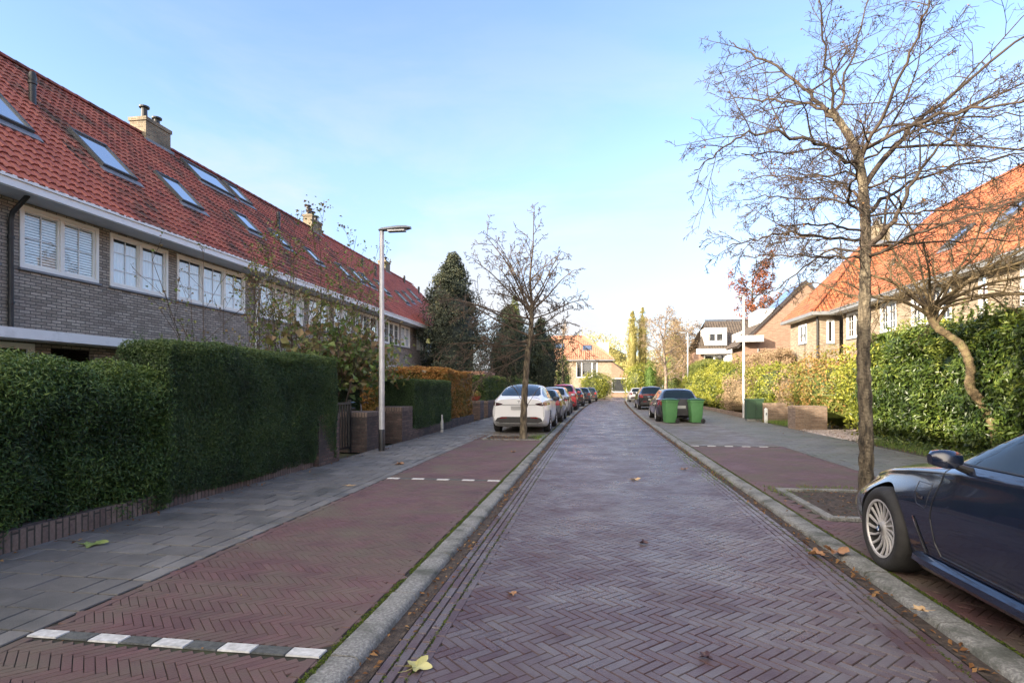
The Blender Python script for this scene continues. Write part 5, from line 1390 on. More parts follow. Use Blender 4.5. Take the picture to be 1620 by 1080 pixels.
# ---------------------------------------------------------------- street furniture
def street_lamp(x, y, h, ang, label, band=True, head=0.78):
    root = empty('street_lamp', (x, y, BAYZ), ang, label, 'street lamp', 'street lamps')
    p = MB(); p.lathe([(.066, 0), (.066, h * .5), (.058, h * .52), (.052, h), (.0, h + .01)], 20); p.build('pole', M['galv'], root, smooth=True, sharp=40)
    if band:
        b = MB(); b.lathe([(.075, 0), (.075, .5), (.068, .51)], 20); b.build('base_sleeve', M['black'], root, smooth=True, sharp=40)
    hd = MB()
    V = []; secs = [(-.07, .05, .03), (0, .085, .055), (.15, .10, .065), (.4, .13, .075), (.6, .12, .065), (head - .07, .07, .035)]
    for sx, hwid, th in secs:
        for a in range(12):
            t = a / 12 * 2 * math.pi
            V.append((sx, hwid * math.cos(t), h + .03 + .03 * sx + th * (math.sin(t) if math.sin(t) > 0 else .45 * math.sin(t))))
    hd.add(V, [(i * 12 + j, i * 12 + (j + 1) % 12, (i + 1) * 12 + (j + 1) % 12, (i + 1) * 12 + j) for i in range(5) for j in range(12)], .5)
    hd.add(V[:12], [tuple(range(12))], .5); hd.add(V[-12:], [tuple(range(12))[::-1]], .5)
    o = hd.build('lamp_head', M['lamp_grey'], root, smooth=True, sharp=50)
    g_ = MB(); g_.bbox(.16, .58, -.085, .085, h - .02, h + .02, .01); g_.build('lens', M['galv'], o)
    return root
street_lamp(-5.0, 12.82, 5.17, 0, 'near grey street lamp with a black base sleeve, beside the dark brick pillars')
street_lamp(7.15, 29.2, 5.95, R(100), 'pale street lamp rising out of the dry shrubs before the gable house', band=False)
street_lamp(7.55, 49, 6.0, R(180), 'distant street lamp with its head pointing left over the parked cars', band=False)

def bin_(x, y, rz, label):
    root = empty('wheelie_bin', (x, y, BAYZ), rz, label, 'bin', 'green wheelie bins'); root.scale = (.93, .93, .97)
    b = MB(); V = []; rings = [(.0, .225, .22), (.04, .24, .235), (.5, .26, .262), (.88, .28, .288), (.885, .30, .31), (.95, .30, .31)]
    for z, a, d in rings:
        r_ = .05
        for sx, sy in ((1, 1), (-1, 1), (-1, -1), (1, -1)):
            for t in ((0, 1, 2) if sx * sy > 0 else (2, 1, 0)):
                an = t * math.pi / 4
                V.append((sx * (a - r_ + r_ * math.cos(an)), sy * (d - r_ + r_ * math.sin(an)), z + .03))
    n = 12
    b.add(V, [(i * n + j, i * n + (j + 1) % n, (i + 1) * n + (j + 1) % n, (i + 1) * n + j) for i in range(len(rings) - 1) for j in range(n)], .5)
    b.add(V[:n], [tuple(range(n))], .5)
    b.box(-.16, .16, -.245, -.225, .3, .62); b.build('body', M['green_plastic'], root, smooth=True, sharp=30)
    l = MB(); V = []; lr = [(.0, .31, .32), (.03, .315, .325), (.06, .28, .28), (.085, .15, .16)]
    for z, a, d in lr:
        for q in range(16):
            t = q / 16 * 2 * math.pi; e = 4
            ct, st = math.cos(t), math.sin(t); rr = (abs(ct) ** e + abs(st) ** e) ** (-1 / e)
            V.append((a * ct * rr, d * st * rr, z + .982))
    l.add(V, [(i * 16 + j, i * 16 + (j + 1) % 16, (i + 1) * 16 + (j + 1) % 16, (i + 1) * 16 + j) for i in range(3) for j in range(16)], .5)
    l.add(V[-16:], [tuple(range(16))], .5)
    l.tube([(-.24, .36, 1.0), (.24, .36, 1.0)], .018, 8); l.box(-.24, -.21, .30, .36, .97, 1.02); l.box(.21, .24, .30, .36, .97, 1.02)
    l.build('lid', M['green_lid'], root, smooth=True, sharp=40)
    for sx in (-1, 1):
        w_ = MB(); w_.lathe([(.001, sx * .20), (.06, sx * .20), (.06, sx * .215), (.10, sx * .22), (.10, sx * .27), (.06, sx * .275), (.05, sx * .255), (.001, sx * .255)], 20, (0, .26, .10), 'x')
        w_.build('wheel', M['black'], root, smooth=True, sharp=40)
    return root
bin_(3.05, 24.5, R(-75), 'left green wheelie bin, near the kerb')
bin_(4.12, 24.7, R(-82), 'right green wheelie bin, farther from the kerb')

root = empty('utility_cabinet', (6.95, 26.6, BAYZ), 0, 'small green utility cabinet on a concrete foot beside the brick garden wall', 'cabinet')
b = MB(); b.bbox(-.36, .36, -.2, .2, .10, .92, .012); b.build('body', M['cab_green'], root)
b = MB(); b.bbox(-.39, .39, -.23, .23, .92, .98, .02); b.build('lid', M['cab_green'], root)
b = MB(); b.bbox(-.345, -.006, -.215, -.201, .14, .88, .004); b.bbox(.006, .345, -.215, -.201, .14, .88, .004); d = b.build('door', M['cab_green'], root)
b = MB(); b.box(.03, .06, -.225, -.215, .5, .58); b.build('handle', M['black'], d)
b = MB(); b.bbox(-.34, .34, -.19, .19, 0, .098, .01); b.build('foot', M['kerb'], root)
b = MB(); b.bbox(7.16, 7.28, 25.72, 25.84, 0, .62, .015); b.extrude([(7.18, .62), (7.26, .62), (7.22, .66)], 'y', 25.74, 25.82)
root = empty('marker_post', (7.22, 25.78, 0), 0, 'short white marker post next to the green cabinet', 'post'); W(b.build('post', M['white'], root))
b = MB(); b.box(7.195, 7.245, 25.71, 25.718, .35, .45); W(b.build('plate', M['grey_paint'], root))
root = empty('marker_post', (-5.05, 18.3, 0), 0, 'short white post against the low wall of the clipped hedge', 'post')
b = MB(); b.lathe([(.05, 0), (.055, .02), (.05, .35), (.03, .45), (.035, .58), (.0, .6)], 12, (-5.05, 18.3, BAYZ)); W(b.build('post', M['post_grey'], root, smooth=True, sharp=40))
b = MB(); b.lathe([(.058, 0), (.058, .03)], 12, (-5.05, 18.3, BAYZ + .1)); W(b.build('foot_ring', M['grey_paint'], root))

# ---------------------------------------------------------------- garden walls, pillars, gate
def pillar(name, label, x0, x1, y0, y1, h, m, cat, cap=True, group=None):
    root = empty(name, ((x0 + x1) / 2, (y0 + y1) / 2, 0), 0, label, cat, group)
    b = MB(); b.box(x0, x1, y0, y1, 0, h - .11 if cap else h); W(b.build('brickwork', M[m], root))
    if cap:
        b = MB(); b.bbox(x0 - .004, x1 + .004, y0 - .004, y1 + .004, h - .11, h, .01); W(b.build('coping', M['brick_up'] if m == 'brick_wall' else M[m], root))
    return root
pillar('garden_wall', 'low wall of upright bricks under the near left hedge', -5.62, -5.27, -3, 10.05, .24, 'brick_up', 'wall', cap=False)
pillar('garden_wall', 'taller brick wall end at the far corner of the big left hedge', -5.62, -5.16, 10.06, 10.92, 1.02, 'brick_wall', 'wall')
pillar('gate_pillar', 'dark brick pillar just left of the near street lamp', -6.1, -5.35, 12.77, 13.75, .95, 'brick_wall', 'pillar', group='gate pillars')
pillar('gate_pillar', 'dark brick pillar just right of the near street lamp, against the clipped hedge', -6.0, -5.25, 14.95, 15.85, 1.0, 'brick_wall', 'pillar', group='gate pillars')
pillar('garden_wall', 'low brick wall under the clipped rectangular hedge', -5.6, -5.27, 15.86, 24.3, .34, 'brick_wall', 'wall', cap=False)
pillar('garden_wall', 'brick planter wall holding the red flower pot', -6.1, -5.4, 26.3, 27.2, .9, 'brick_wall', 'wall')
pillar('garden_wall', 'grey garden wall below the small square hedge', -6.1, -5.45, 28.5, 38, .85, 'brick_wall', 'wall')
pillar('gate_pillar', 'pale brick pillar at the gravel drive on the right', 6.95, 8.0, 21.3, 22.1, .88, 'brick_wallr', 'pillar')
pillar('garden_wall', 'pale brick garden wall between the green cabinet and the gravel drive', 7.25, 8.5, 26.3, 26.7, .85, 'brick_wallr', 'wall')
pillar('garden_wall', 'low red-brown border wall before the yellow-green shrubs', 7.25, 7.5, 27.0, 46, .22, 'brick_wallr', 'wall', cap=False)
root = empty('garden_gate', (-5.75, 11.8, 0), 0, 'black garden gate in the gap beside the big left hedge', 'gate')
b = MB(); b.box(-5.78, -5.73, 10.95, 12.74, .12, .17); b.box(-5.78, -5.73, 10.95, 12.74, 1.15, 1.2); b.box(-5.785, -5.725, 10.94, 11.0, 0, 1.25); b.box(-5.785, -5.725, 12.69, 12.75, 0, 1.25)
W(b.build('frame', M['black'], root))
b = MB()
for i in range(12): b.box(-5.765, -5.745, 11.08 + i * .135, 11.13 + i * .135, .17, 1.15)
W(b.build('bars', M['black'], root))
# flower pot
root = empty('flower_pot', (-5.72, 26.65, .9), 0, 'red terracotta bowl with plants standing on the brick planter wall', 'pot')
b = MB(); b.lathe([(.12, 0), (.2, .06), (.27, .2), (.29, .22), (.25, .22), (.2, .17), (0.001, .17)], 24); b.build('bowl', M['terracotta'], root, smooth=True, sharp=40)
b = MB(); blob_leaves(b, (0, 0, .32), (.26, .26, .16), 500, .07, seed=4); b.build('plants', M['redgreen'], root)
# carport with flat roof
root = empty('carport', (-7.6, 31.5, 0), 0, 'low flat-roofed carport with a brown wooden edge behind the beech hedge', 'carport')
b = MB(); b.box(-9.6, -5.9, 29.8, 33, 2.15, 2.4); W(b.build('roof_edge', M['wood'], root))
b = MB(); b.box(-9.5, -6.0, 32.7, 32.8, 0, 2.14); b.box(-9.55, -9.5, 29.9, 32.7, 0, 2.14); W(b.build('back_wall', M['interior'], root))
for x in (-9.4, -6.05):
    b = MB(); b.box(x - .05, x + .05, 29.9, 30.0, 0, 2.15); W(b.build('post', M['wood'], root))
# bicycle leaning behind the right gate pillar
root = empty('bicycle', (-6.35, 14.4, 0), 0, 'bicycle parked behind the two gate pillars, mostly hidden', 'bicycle')
for yy in (13.9, 14.95):
    b = MB()
    t = np.linspace(0, 2 * math.pi, 33); b.tube([(-6.35, yy + .34 * math.cos(a), .36 + .34 * math.sin(a)) for a in t], .017, 6)
    for q in range(10): b.tube([(-6.35, yy, .36), (-6.35, yy + .33 * math.cos(q * .628), .36 + .33 * math.sin(q * .628))], .002, 3)
    W(b.build('wheel', M['black'], root))
b = MB(); A_ = lambda *p: [(-6.35, y, z) for y, z in p]
for seg in (A_((13.9, .36), (14.3, .32)), A_((14.3, .32), (14.15, .95)), A_((13.9, .36), (14.18, .8)), A_((14.17, .86), (14.75, .9)), A_((14.3, .32), (14.77, .8)), A_((14.95, .36), (14.74, 1.08))): b.tube(seg, .016, 6)
W(b.build('frame', M['galv'], root))
b = MB(); b.tube([(-6.62, 14.6, 1.12), (-6.5, 14.72, 1.14), (-6.35, 14.74, 1.1), (-6.2, 14.72, 1.14), (-6.08, 14.6, 1.12)], .013, 6); W(b.build('handlebar', M['chrome'], root))
b = MB(); b.bbox(-6.43, -6.27, 13.98, 14.24, .95, 1.02, .02); W(b.build('saddle', M['black'], root))

# ---------------------------------------------------------------- trees
def catmull(P, n):
    P = np.array(P, float); out = []
    Q = np.vstack([2 * P[0] - P[1], P, 2 * P[-1] - P[-2]])
    for i in range(1, len(Q) - 2):
        for t in np.linspace(0, 1, n, endpoint=False):
            a, b, c, d = Q[i - 1], Q[i], Q[i + 1], Q[i + 2]
            out.append(.5 * (2 * b + (c - a) * t + (2 * a - 5 * b + 4 * c - d) * t * t + (3 * b - a - 3 * c + d) * t ** 3))
    out.append(P[-1]); return np.array(out)

class Tree:
    def __init__(s, seed=0):
        s.rng = random.Random(seed); s.tr = MB(); s.br = MB(); s.tips = []; s.minr = 0.003
    def grow(s, p, d, ln, r, lev, wander=.35, grav=0.0, kids=(6, 5, 4), spread=(50, 75), start=.2, ratio=(.35, .6), k=5, bend_=None, up=0.0):
        rg = s.rng
        n = 6 if lev > 1 else 4
        if lev == 0: n = 3
        pts = [np.array(p, float)]; d = np.array(d, float); d /= np.linalg.norm(d)
        for i in range(n):
            d = d + np.array([rg.gauss(0, 1), rg.gauss(0, 1), rg.gauss(0, 1)]) * wander / n * 1.6
            d[2] += -grav / n + up / n
            d /= np.linalg.norm(d)
            pts.append(pts[-1] + d * ln / n)
        s.limb(pts, r, max(s.minr, r * .3), lev, wander, grav, kids, spread, start, ratio, k, up)
    def limb(s, pts, r0, r1, lev, wander=.35, grav=0., kids=(6, 5, 4), spread=(50, 75), start=.2, ratio=(.35, .6), k=5, up=0.0, mb=None, klen=None):
        rg = s.rng
        pts = np.array(pts, float); n = len(pts)
        rad = np.maximum(s.minr * .7, r0 + (r1 - r0) * np.linspace(0, 1, n) ** .8)
        (mb or s.br).tube(pts, rad, k if lev > 1 else (4 if lev == 1 else 3), cap=False)
        seg = np.linalg.norm(np.diff(pts, axis=0), axis=1); L_ = seg.sum(); cum = np.concatenate([[0], np.cumsum(seg)]) / L_
        s.tips.append(pts[-1]); 
        if lev == 0: s.tips.append(pts[n // 2]); return
        nk = kids[min(lev - 1, len(kids) - 1)]
        for q in range(nk):
            t = start + (1 - start) * (q + rg.random()) / nk
            i = min(n - 2, int(np.searchsorted(cum, t)) - 1); i = max(i, 0)
            u = (t - cum[i]) / max(1e-6, cum[i + 1] - cum[i])
            p = pts[i] * (1 - u) + pts[i + 1] * u
            ax = pts[i + 1] - pts[i]; ax /= np.linalg.norm(ax)
            rv = np.array([rg.gauss(0, 1), rg.gauss(0, 1), rg.gauss(0, 1)]); rv -= rv.dot(ax) * ax; rv /= np.linalg.norm(rv)
            a = math.radians(rg.uniform(*spread))
            dd = ax * math.cos(a) + rv * math.sin(a)
            rr = rad[i] * rg.uniform(.4, .65)
            ll = (klen if klen else L_) * rg.uniform(*ratio) * (1 - .45 * t)
            s.grow(p, dd, ll, max(s.minr, rr), lev - 1, wander, grav, kids, spread, .12, ratio, k, up=up)

def tree_obj(name, label, cat, loc, t, bark='bark', twig='twig', leafm=None, leafn=0, leafs=.06, group=None, leafaspect=1.6, jitter=.05):
    root = empty(name, loc, 0, label, cat, group)
    if t.tr.v: W(t.tr.build('trunk', M[bark], root, smooth=True))
    b = W(t.br.build('branches', M[twig], root, smooth=True))
    if leafm:
        P = np.array(t.tips); P = P[RNG.integers(0, len(P), leafn)] + RNG.normal(0, jitter, (leafn, 3))
        mb = MB(); leaves(mb, P, np.tile([0, 0, 1.], (leafn, 1)), leafs, leafaspect, 1.2, fold=.3)
        W(mb.build('leaves', M[leafm], root))
    return root

def rough_trunk(t, pts, r0, r1, k=20, n=14):
    P = catmull(pts, n); m = len(P)
    rad = r0 + (r1 - r0) * np.linspace(0, 1, m)
    rad *= 1 + .05 * np.sin(np.arange(m) * 1.7) + np.array([random.uniform(-.04, .04) for _ in range(m)])
    rad[:5] *= np.array([1.5, 1.3, 1.17, 1.09, 1.04])
    t.tr.tube(P, rad, k)
    for v in t.tr.v:
        if len(v) > k:
            c = np.repeat(P, k, axis=0)[:len(v)]; dd = v - c
            v += dd * (0.09 * snoise(v, 14, 2) + 0.07 * snoise(v * [1, 1, .35], 40, 4) + RNG.normal(0, .035, len(v)))[:, None]
    return P

# right street tree: limbs measured for its own outline, standing in its pit
TX, TY = 3.43, 7.9
t = Tree(11); t.minr = .0028
tp = rough_trunk(t, [(TX, TY, 0), (TX + .0, TY, 1.0), (TX - .03, TY, 2.0), (TX - .01, TY, 3.0), (TX - .02, TY, 3.9), (TX - .12, TY, 4.6), (TX - .42, TY, 5.15)], .092, .042, 16)
def off(p, dy): return (p[0] * (TY + dy) / TY, TY + dy, 1.55 + (p[1] - 1.55) * (TY + dy) / TY)
limbs = [
 ([(3.05, 5.05), (2.75, 5.35), (2.35, 5.75), (1.95, 6.0), (1.75, 6.15)], [0, .3, .5, .6, .7], .04),
 ([(3.1, 4.95), (2.98, 5.6), (2.9, 6.2), (2.86, 6.9)], [0, -.2, -.5, -.8], .028),
 ([(3.38, 4.4), (2.95, 4.65), (2.45, 4.85), (2.0, 4.9), (1.6, 4.68), (1.3, 4.45)], [0, -.2, -.4, -.5, -.6, -.7], .036),
 ([(2.98, 5.15), (2.4, 5.3), (2.0, 5.35), (1.75, 5.4)], [0, .5, .9, 1.3], .028),
 ([(3.4, 3.45), (2.9, 3.5), (2.45, 3.55), (2.1, 3.5), (1.75, 3.42)], [0, -.4, -.7, -.9, -1.0], .026),
 ([(3.4, 3.3), (2.95, 3.3), (2.5, 2.95), (2.2, 2.75)], [0, .4, .8, 1.0], .022),
 ([(3.42, 3.3), (3.75, 3.65), (4.0, 4.2), (4.4, 4.7), (4.8, 5.3)], [0, -.2, -.4, -.5, -.6], .050),
 ([(3.4, 4.1), (3.85, 4.75), (4.4, 5.2), (5.0, 5.7), (5.8, 6.3), (6.4, 6.8)], [0, .3, .6, .9, 1.1, 1.3], .050),
 ([(3.4, 3.75), (3.95, 4.15), (4.9, 4.4), (6.0, 4.55)], [0, .7, 1.2, 1.6], .036),
 ([(3.36, 4.45), (3.75, 5.3), (4.1, 6.2), (4.4, 7.0)], [0, -.5, -.9, -1.1], .034),
 ([(3.42, 3.2), (4.0, 3.5), (4.8, 3.75), (5.6, 3.9)], [0, -.6, -1.0, -1.2], .030),
 ([(3.4, 3.9), (3.1, 4.2), (2.8, 4.2), (2.4, 4.3)], [0, 1.0, 1.7, 2.2], .028),
 ([(3.38, 4.2), (3.3, 4.7), (3.5, 5.1), (3.7, 5.6)], [0, 1.0, 1.8, 2.4], .030),
 ([(3.38, 3.8), (3.2, 4.0), (3.3, 4.3), (3.2, 4.6)], [0, -.9, -1.6, -2.1], .026),
 ([(3.05, 5.0), (3.2, 5.6), (3.4, 6.3), (3.55, 6.9)], [0, .6, 1.0, 1.2], .026),
 ([(3.4, 4.6), (4.3, 5.0), (5.2, 5.1), (6.2, 5.5)], [0, -.5, -.9, -1.3], .034),
]
for q in range(10):
    z = 3.2 + q * .18; sd_ = 1 if q % 2 else -1; ln = random.uniform(1.2, 2.2) * (1 if sd_ > 0 else .72); dz = random.uniform(-.1, .5); dy = random.uniform(-1.6, 1.6)
    limbs.append(([(3.4, z), (3.4 + sd_ * ln * .35, z + dz * .5), (3.4 + sd_ * ln * .7, z + dz * .8), (3.4 + sd_ * ln, z + dz * .75)], [0, dy * .4, dy * .75, dy], .022))
for (pl, dy, r) in limbs:
    P = catmull([off(p, q) for p, q in zip(pl, dy)], 5)
    P[1:-1] += RNG.normal(0, .018, (len(P) - 2, 3))
    t.limb(P, r * .78, .006, 3, wander=.34, grav=.12, kids=(6, 7, 11), spread=(30, 65), start=.1, ratio=(.28, .55), k=7)
tr_ = tree_obj('street_tree', 'bare street tree with a wide twiggy crown, standing at the nose of the navy car', 'tree', (TX, TY, 0), t, 'bark', 'twig_dark', 'litter', 900, .032, jitter=.015)

# left street tree
t = Tree(5); t.minr = .006
bx_, by_ = -2.07, 16.2
tp = rough_trunk(t, [(bx_, by_, 0), (bx_ + .03, by_, 1.2), (bx_ + .12, by_, 2.4), (bx_ + .22, by_, 3.1), (bx_ + .25, by_, 3.9)], .10, .06, 14)
top = tp[-1]
t.limb(catmull([tp[-1], tp[-1] + (-.05, 0, .8), tp[-1] + (.02, .1, 1.7), tp[-1] + (.05, 0, 2.6)], 5), .05, .008, 3, .45, .0, (4, 6, 11), (30, 65), .05, (.3, .5), 6)
t.limb(catmull([tp[-5], tp[-5] + (-.35, .1, .7), tp[-5] + (-.75, 0, 1.5), tp[-5] + (-1.3, -.2, 2.2)], 5), .05, .008, 3, .45, .0, (4, 6, 11), (30, 65), .05, (.3, .5), 6)
for (a, e, ln, z, r) in [(180, 25, 2.3, 3.0, .035), (200, 15, 2.2, 3.3, .03), (185, 0, 2.2, 2.75, .028), (172, -12, 2.1, 2.9, .026), (188, 12, 2.4, 3.5, .03), (5, 18, 1.5, 3.5, .026), (-5, -5, 1.6, 2.9, .022), (165, 40, 2.2, 3.7, .03), (150, 50, 1.8, 3.6, .035), (20, 25, 1.3, 3.2, .026), (-10, 40, 1.5, 3.7, .03), (40, 55, 1.6, 3.8, .03),
                         (170, -20, 1.9, 2.7, .025), (190, -30, 1.7, 2.5, .022), (215, 5, 1.3, 2.8, .022), (260, 30, 1.4, 3.3, .026), (90, 35, 1.4, 3.4, .026), (130, 60, 1.7, 4.0, .03), (-30, 10, 1.3, 3.0, .022), (10, 60, 1.6, 4.0, .028), (175, 60, 2.0, 3.9, .03)]:
    i = int(np.argmin(abs(tp[:, 2] - z)))
    d = np.array([math.cos(R(a)) * math.cos(R(e)), math.sin(R(a)) * math.cos(R(e)), math.sin(R(e))])
    P0 = tp[i]; ln *= 1.08
    P = catmull([P0, P0 + d * ln * .35, P0 + d * ln * .7 + (0, 0, .10), P0 + d * ln + (0, 0, .05 - .25 * (e < 0))], 4)
    t.limb(P, r, .009, 3, .42, .10, (4, 5, 9), (30, 65), .12, (.32, .55), 6)
for q in range(7):
    a = q * .9; t.grow((bx_ - .05 + .1 * math.cos(a), by_, .9 + .15 * q), (math.cos(a) * .5 - .3, math.sin(a) * .5, 1), .8, .008, 1, .3, 0, (3, 2, 2))
tree_obj('street_tree', 'slender bare street tree standing in the pit before the white electric car', 'tree', (bx_, by_, 0), t, 'bark', 'twig', 'litter', 250, .035, jitter=.02)

# gnarled small tree growing out of the right laurel hedge
t = Tree(21); t.minr = .0035
gx, gy = 7.35, 12.6
tp = rough_trunk(t, [(gx + .6, gy, 0), (gx + .5, gy, .7), (gx + .28, gy, 1.2), (gx + .05, gy, 1.55), (gx + .05, gy, 1.95), (gx - .12, gy, 2.4), (gx - .55, gy, 2.75), (gx - .75, gy, 3.15)], .105, .06, 12)
for j, (a, e, ln, r) in enumerate([(175, 35, 1.8, .04), (150, 20, 1.9, .035), (200, 15, 1.8, .035), (170, 65, 1.9, .04), (20, 45, 2.4, .045), (-10, 20, 2.6, .045), (-20, 40, 2.5, .04), (60, 35, 2.2, .035), (110, 50, 1.8, .03), (-50, 25, 2.4, .035), (-80, 40, 2.0, .03), (240, 30, 1.9, .035), (0, 65, 2.2, .035), (-15, 5, 2.7, .035), (-40, 5, 2.6, .03), (90, 70, 2, .03)]):
    P0 = tp[-1 - (j * 3) % 13]
    d = np.array([math.cos(R(a)) * math.cos(R(e)), math.sin(R(a)) * math.cos(R(e)), math.sin(R(e))])
    ln *= 1.3
    P = catmull([P0, P0 + d * ln * .3 + (0, 0, .12), P0 + d * ln * .6 + (.08, .1, -.02), P0 + d * ln * .85 + (-.05, 0, .1), P0 + d * ln + (0, 0, -.08)], 4)
    t.limb(P, r, .007, 3, .8, .03, (5, 7, 11), (40, 80), .2, (.26, .5), 6)
tree_obj('garden_tree', 'gnarled small tree with a crooked orange-brown trunk growing out of the laurel hedge', 'tree', (gx, gy, 0), t, 'bark_moss', 'gnarl', 'dry', 900, .035, jitter=.03)

# ---------------------------------------------------------------- left hedges
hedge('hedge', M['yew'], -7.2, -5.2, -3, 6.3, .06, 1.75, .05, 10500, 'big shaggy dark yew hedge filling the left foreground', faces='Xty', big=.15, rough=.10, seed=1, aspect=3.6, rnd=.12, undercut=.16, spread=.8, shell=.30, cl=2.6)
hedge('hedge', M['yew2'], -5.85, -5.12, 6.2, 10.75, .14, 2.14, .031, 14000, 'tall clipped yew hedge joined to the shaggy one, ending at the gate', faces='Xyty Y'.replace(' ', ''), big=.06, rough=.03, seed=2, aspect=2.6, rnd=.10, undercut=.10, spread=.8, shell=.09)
hedge('hedge', M['yew2'], -7.6, -6.7, 12.0, 15.7, .1, 1.75, .04, 4500, 'small dark hedge behind the garden gate and bicycle', faces='Xyt', big=.03, rough=.02, seed=3, aspect=2.4, rnd=.06)
hedge('hedge', M['yew2'], -6.4, -5.28, 16.1, 20.4, .30, 1.78, .04, 5500, 'sharply clipped rectangular dark green hedge right of the street lamp', faces='Xyt', big=.02, rough=.02, seed=4, aspect=2.4, rnd=.05, shell=.06)
hedge('hedge', M['beech'], -11, -5.45, 20.45, 21.5, .2, 2.27, .075, 1500, 'orange and green beech hedge running back to the houses', faces='yXt', big=.06, rough=.05, seed=5, aspect=1.6, rnd=.08, shell=.16)
hedge('hedge', M['beech'], -6.3, -5.4, 21.5, 24.4, .2, 2.2, .075, 1500, 'copper-leaved beech hedge along the footpath before the carport', faces='XYt', big=.07, rough=.05, seed=6, aspect=1.6, rnd=.12, shell=.16)
hedge('hedge', M['laurel'], -7.1, -5.6, 28.6, 35.5, .75, 2.15, .08, 1500, 'mid-green square hedge above the grey garden wall behind the carport', faces='Xyt', big=.05, rough=.04, seed=7, aspect=2, rnd=.08)
# shaggy sprays standing on top of the near hedge
t = MB()
for q in range(260):
    y = random.uniform(-1, 6.6); x = random.uniform(-6.6, -5.25)
    a = random.uniform(0, 6.28); ln = random.uniform(.08, .26)
    P = [np.array([x, y, 1.58]) + np.array([math.cos(a) * .5, math.sin(a) * .5, .85]) * ln * u for u in np.linspace(0, 1, 14)]
    leaves(t, np.array(P), np.tile([0, 0, 1.], (14, 1)), .045, 3.6, .8, RNG.uniform(.35, 1, 14))
o = t.build('hedge_shoots', M['yew'])
for h_ in bpy.data.objects:
    if h_.name == 'hedge': o.parent = h_
t = MB()
for q in range(420):
    y = random.uniform(0.5, 10.7); top = random.random() < .55
    z0_ = (1.72 if y < 6.2 else 2.12) if top else random.uniform(.5, 2.0 if y > 6.2 else 1.6); x = random.uniform(-5.7, -5.15) if top else -5.2
    d_ = np.array([random.gauss(0, .5) if top else abs(random.gauss(.8, .3)), random.gauss(0, .5), 1.0 if top else .5]); d_ /= np.linalg.norm(d_)
    ln = random.uniform(.05, .16)
    P = [np.array([x, y, z0_]) + d_ * ln * u for u in np.linspace(0, 1, 9)]
    leaves(t, np.array(P), np.tile([0, 0, 1.], (9, 1)), .035, 3.0, .8, RNG.uniform(.5, 1, 9))
o = t.build('stray_shoots', M['yew'])
for h_ in bpy.data.objects:
    if h_.name == 'hedge.001': o.parent = h_
# tall climbing shrub behind the hedge
def shoots(name, label, cx, cy, n, h, leafn, big, seed, m='vine', rad=1.0, loc=None):
    rg = random.Random(seed); t = Tree(seed); t.minr = .004
    for q in range(n):
        a = rg.uniform(0, 6.28); r_ = rg.uniform(0, rad) * .5
        p = (cx + r_ * math.cos(a), cy + r_ * math.sin(a) * 1.6, .2)
        hh = h * rg.uniform(.6, 1.0)
        t.grow(p, (math.cos(a) * .16, math.sin(a) * .30, 1), hh, .016, 2, .25, 0, (3, 5), (15, 45), .35, (.2, .4))
    root = empty(name, (cx, cy, 0), 0, label, 'shrub')
    W(t.br.build('stems', M['twig'], root, smooth=True))
    P = np.array(t.tips); P = P[P[:, 2] > 1.6]; Q = P[RNG.integers(0, len(P), leafn)] + RNG.normal(0, .07, (leafn, 3))
    mb = MB(); leaves(mb, Q, np.tile([.3, -.3, 1.], (leafn, 1)), .07, 1.3, .9, fold=.3)
    if big:
        d = RNG.normal(0, 1, (big, 3)) * np.array([.5, 1.25, .42]); Q = np.array([cx + .4, cy + 1.3, 2.3]) + d
        leaves(mb, Q, np.tile([.6, -.5, .7], (big, 1)), .17, 1.15, .7, fold=.25)
    W(mb.build('leaves', M[m], root))
shoots('tall_shrub', 'tall sprawling shrub with large green and brown leaves above the clipped yew hedge', -7.1, 13.2, 30, 5.2, 3800, 2300, 3, rad=1.7)
shoots('tall_shrub', 'thin bare-stemmed climber with few leaves before the three-light window', -7.9, 11.3, 12, 4.6, 350, 0, 8, rad=1.3)

# ---------------------------------------------------------------- left background trees
def evergreen(name, label, x, y, h, r, m, n, size, seed, pointy=1.3, base=.4, mid=.35, lump=.22, group=None):
    root = empty(name, (x, y, 0), 0, label, 'tree', group)
    tk = MB(); tk.tube([(x, y, 0), (x, y, h * .9)], [r * .12, .03], 8); W(tk.build('trunk', M['bark'], root))
    prf = lambda z: np.where(z < mid, .80 + .20 * (z / mid), np.maximum(0, 1 - ((z - mid) / (1 - mid)) ** pointy))
    nc = max(30, int(9 * h * r + 8 * h)); zc_ = RNG.uniform(0.02, 1, nc); ac = RNG.uniform(0, 6.283, nc)
    rc = r * prf(zc_) * RNG.uniform(.45, 1.0, nc)
    C = np.stack([x + np.cos(ac) * rc, y + np.sin(ac) * rc, base + zc_ * (h - base)], 1)
    i = RNG.integers(0, nc, n); cr_ = (0.16 * r + .16) * RNG.uniform(.7, 1.3, nc) * (0.55 + .6 * prf(zc_)); tone = RNG.normal(0, .16, nc)
    d = RNG.normal(0, 1, (n, 3)); d /= np.linalg.norm(d, axis=1)[:, None]
    P = C[i] + d * (cr_[i] * RNG.uniform(.4, 1.25, n) ** .7)[:, None] * [1, 1, .9]
    nn = d * .5 + (C[i] - [x, y, 0]) * [.6, .6, 0]; nn[:, 2] += .4
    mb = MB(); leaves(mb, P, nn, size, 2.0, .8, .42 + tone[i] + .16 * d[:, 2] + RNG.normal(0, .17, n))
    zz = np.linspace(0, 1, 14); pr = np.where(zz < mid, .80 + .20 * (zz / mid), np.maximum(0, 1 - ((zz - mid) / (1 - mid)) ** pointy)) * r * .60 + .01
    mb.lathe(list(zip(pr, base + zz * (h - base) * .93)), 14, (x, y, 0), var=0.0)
    W(mb.build('crown', M[m], root)); return root
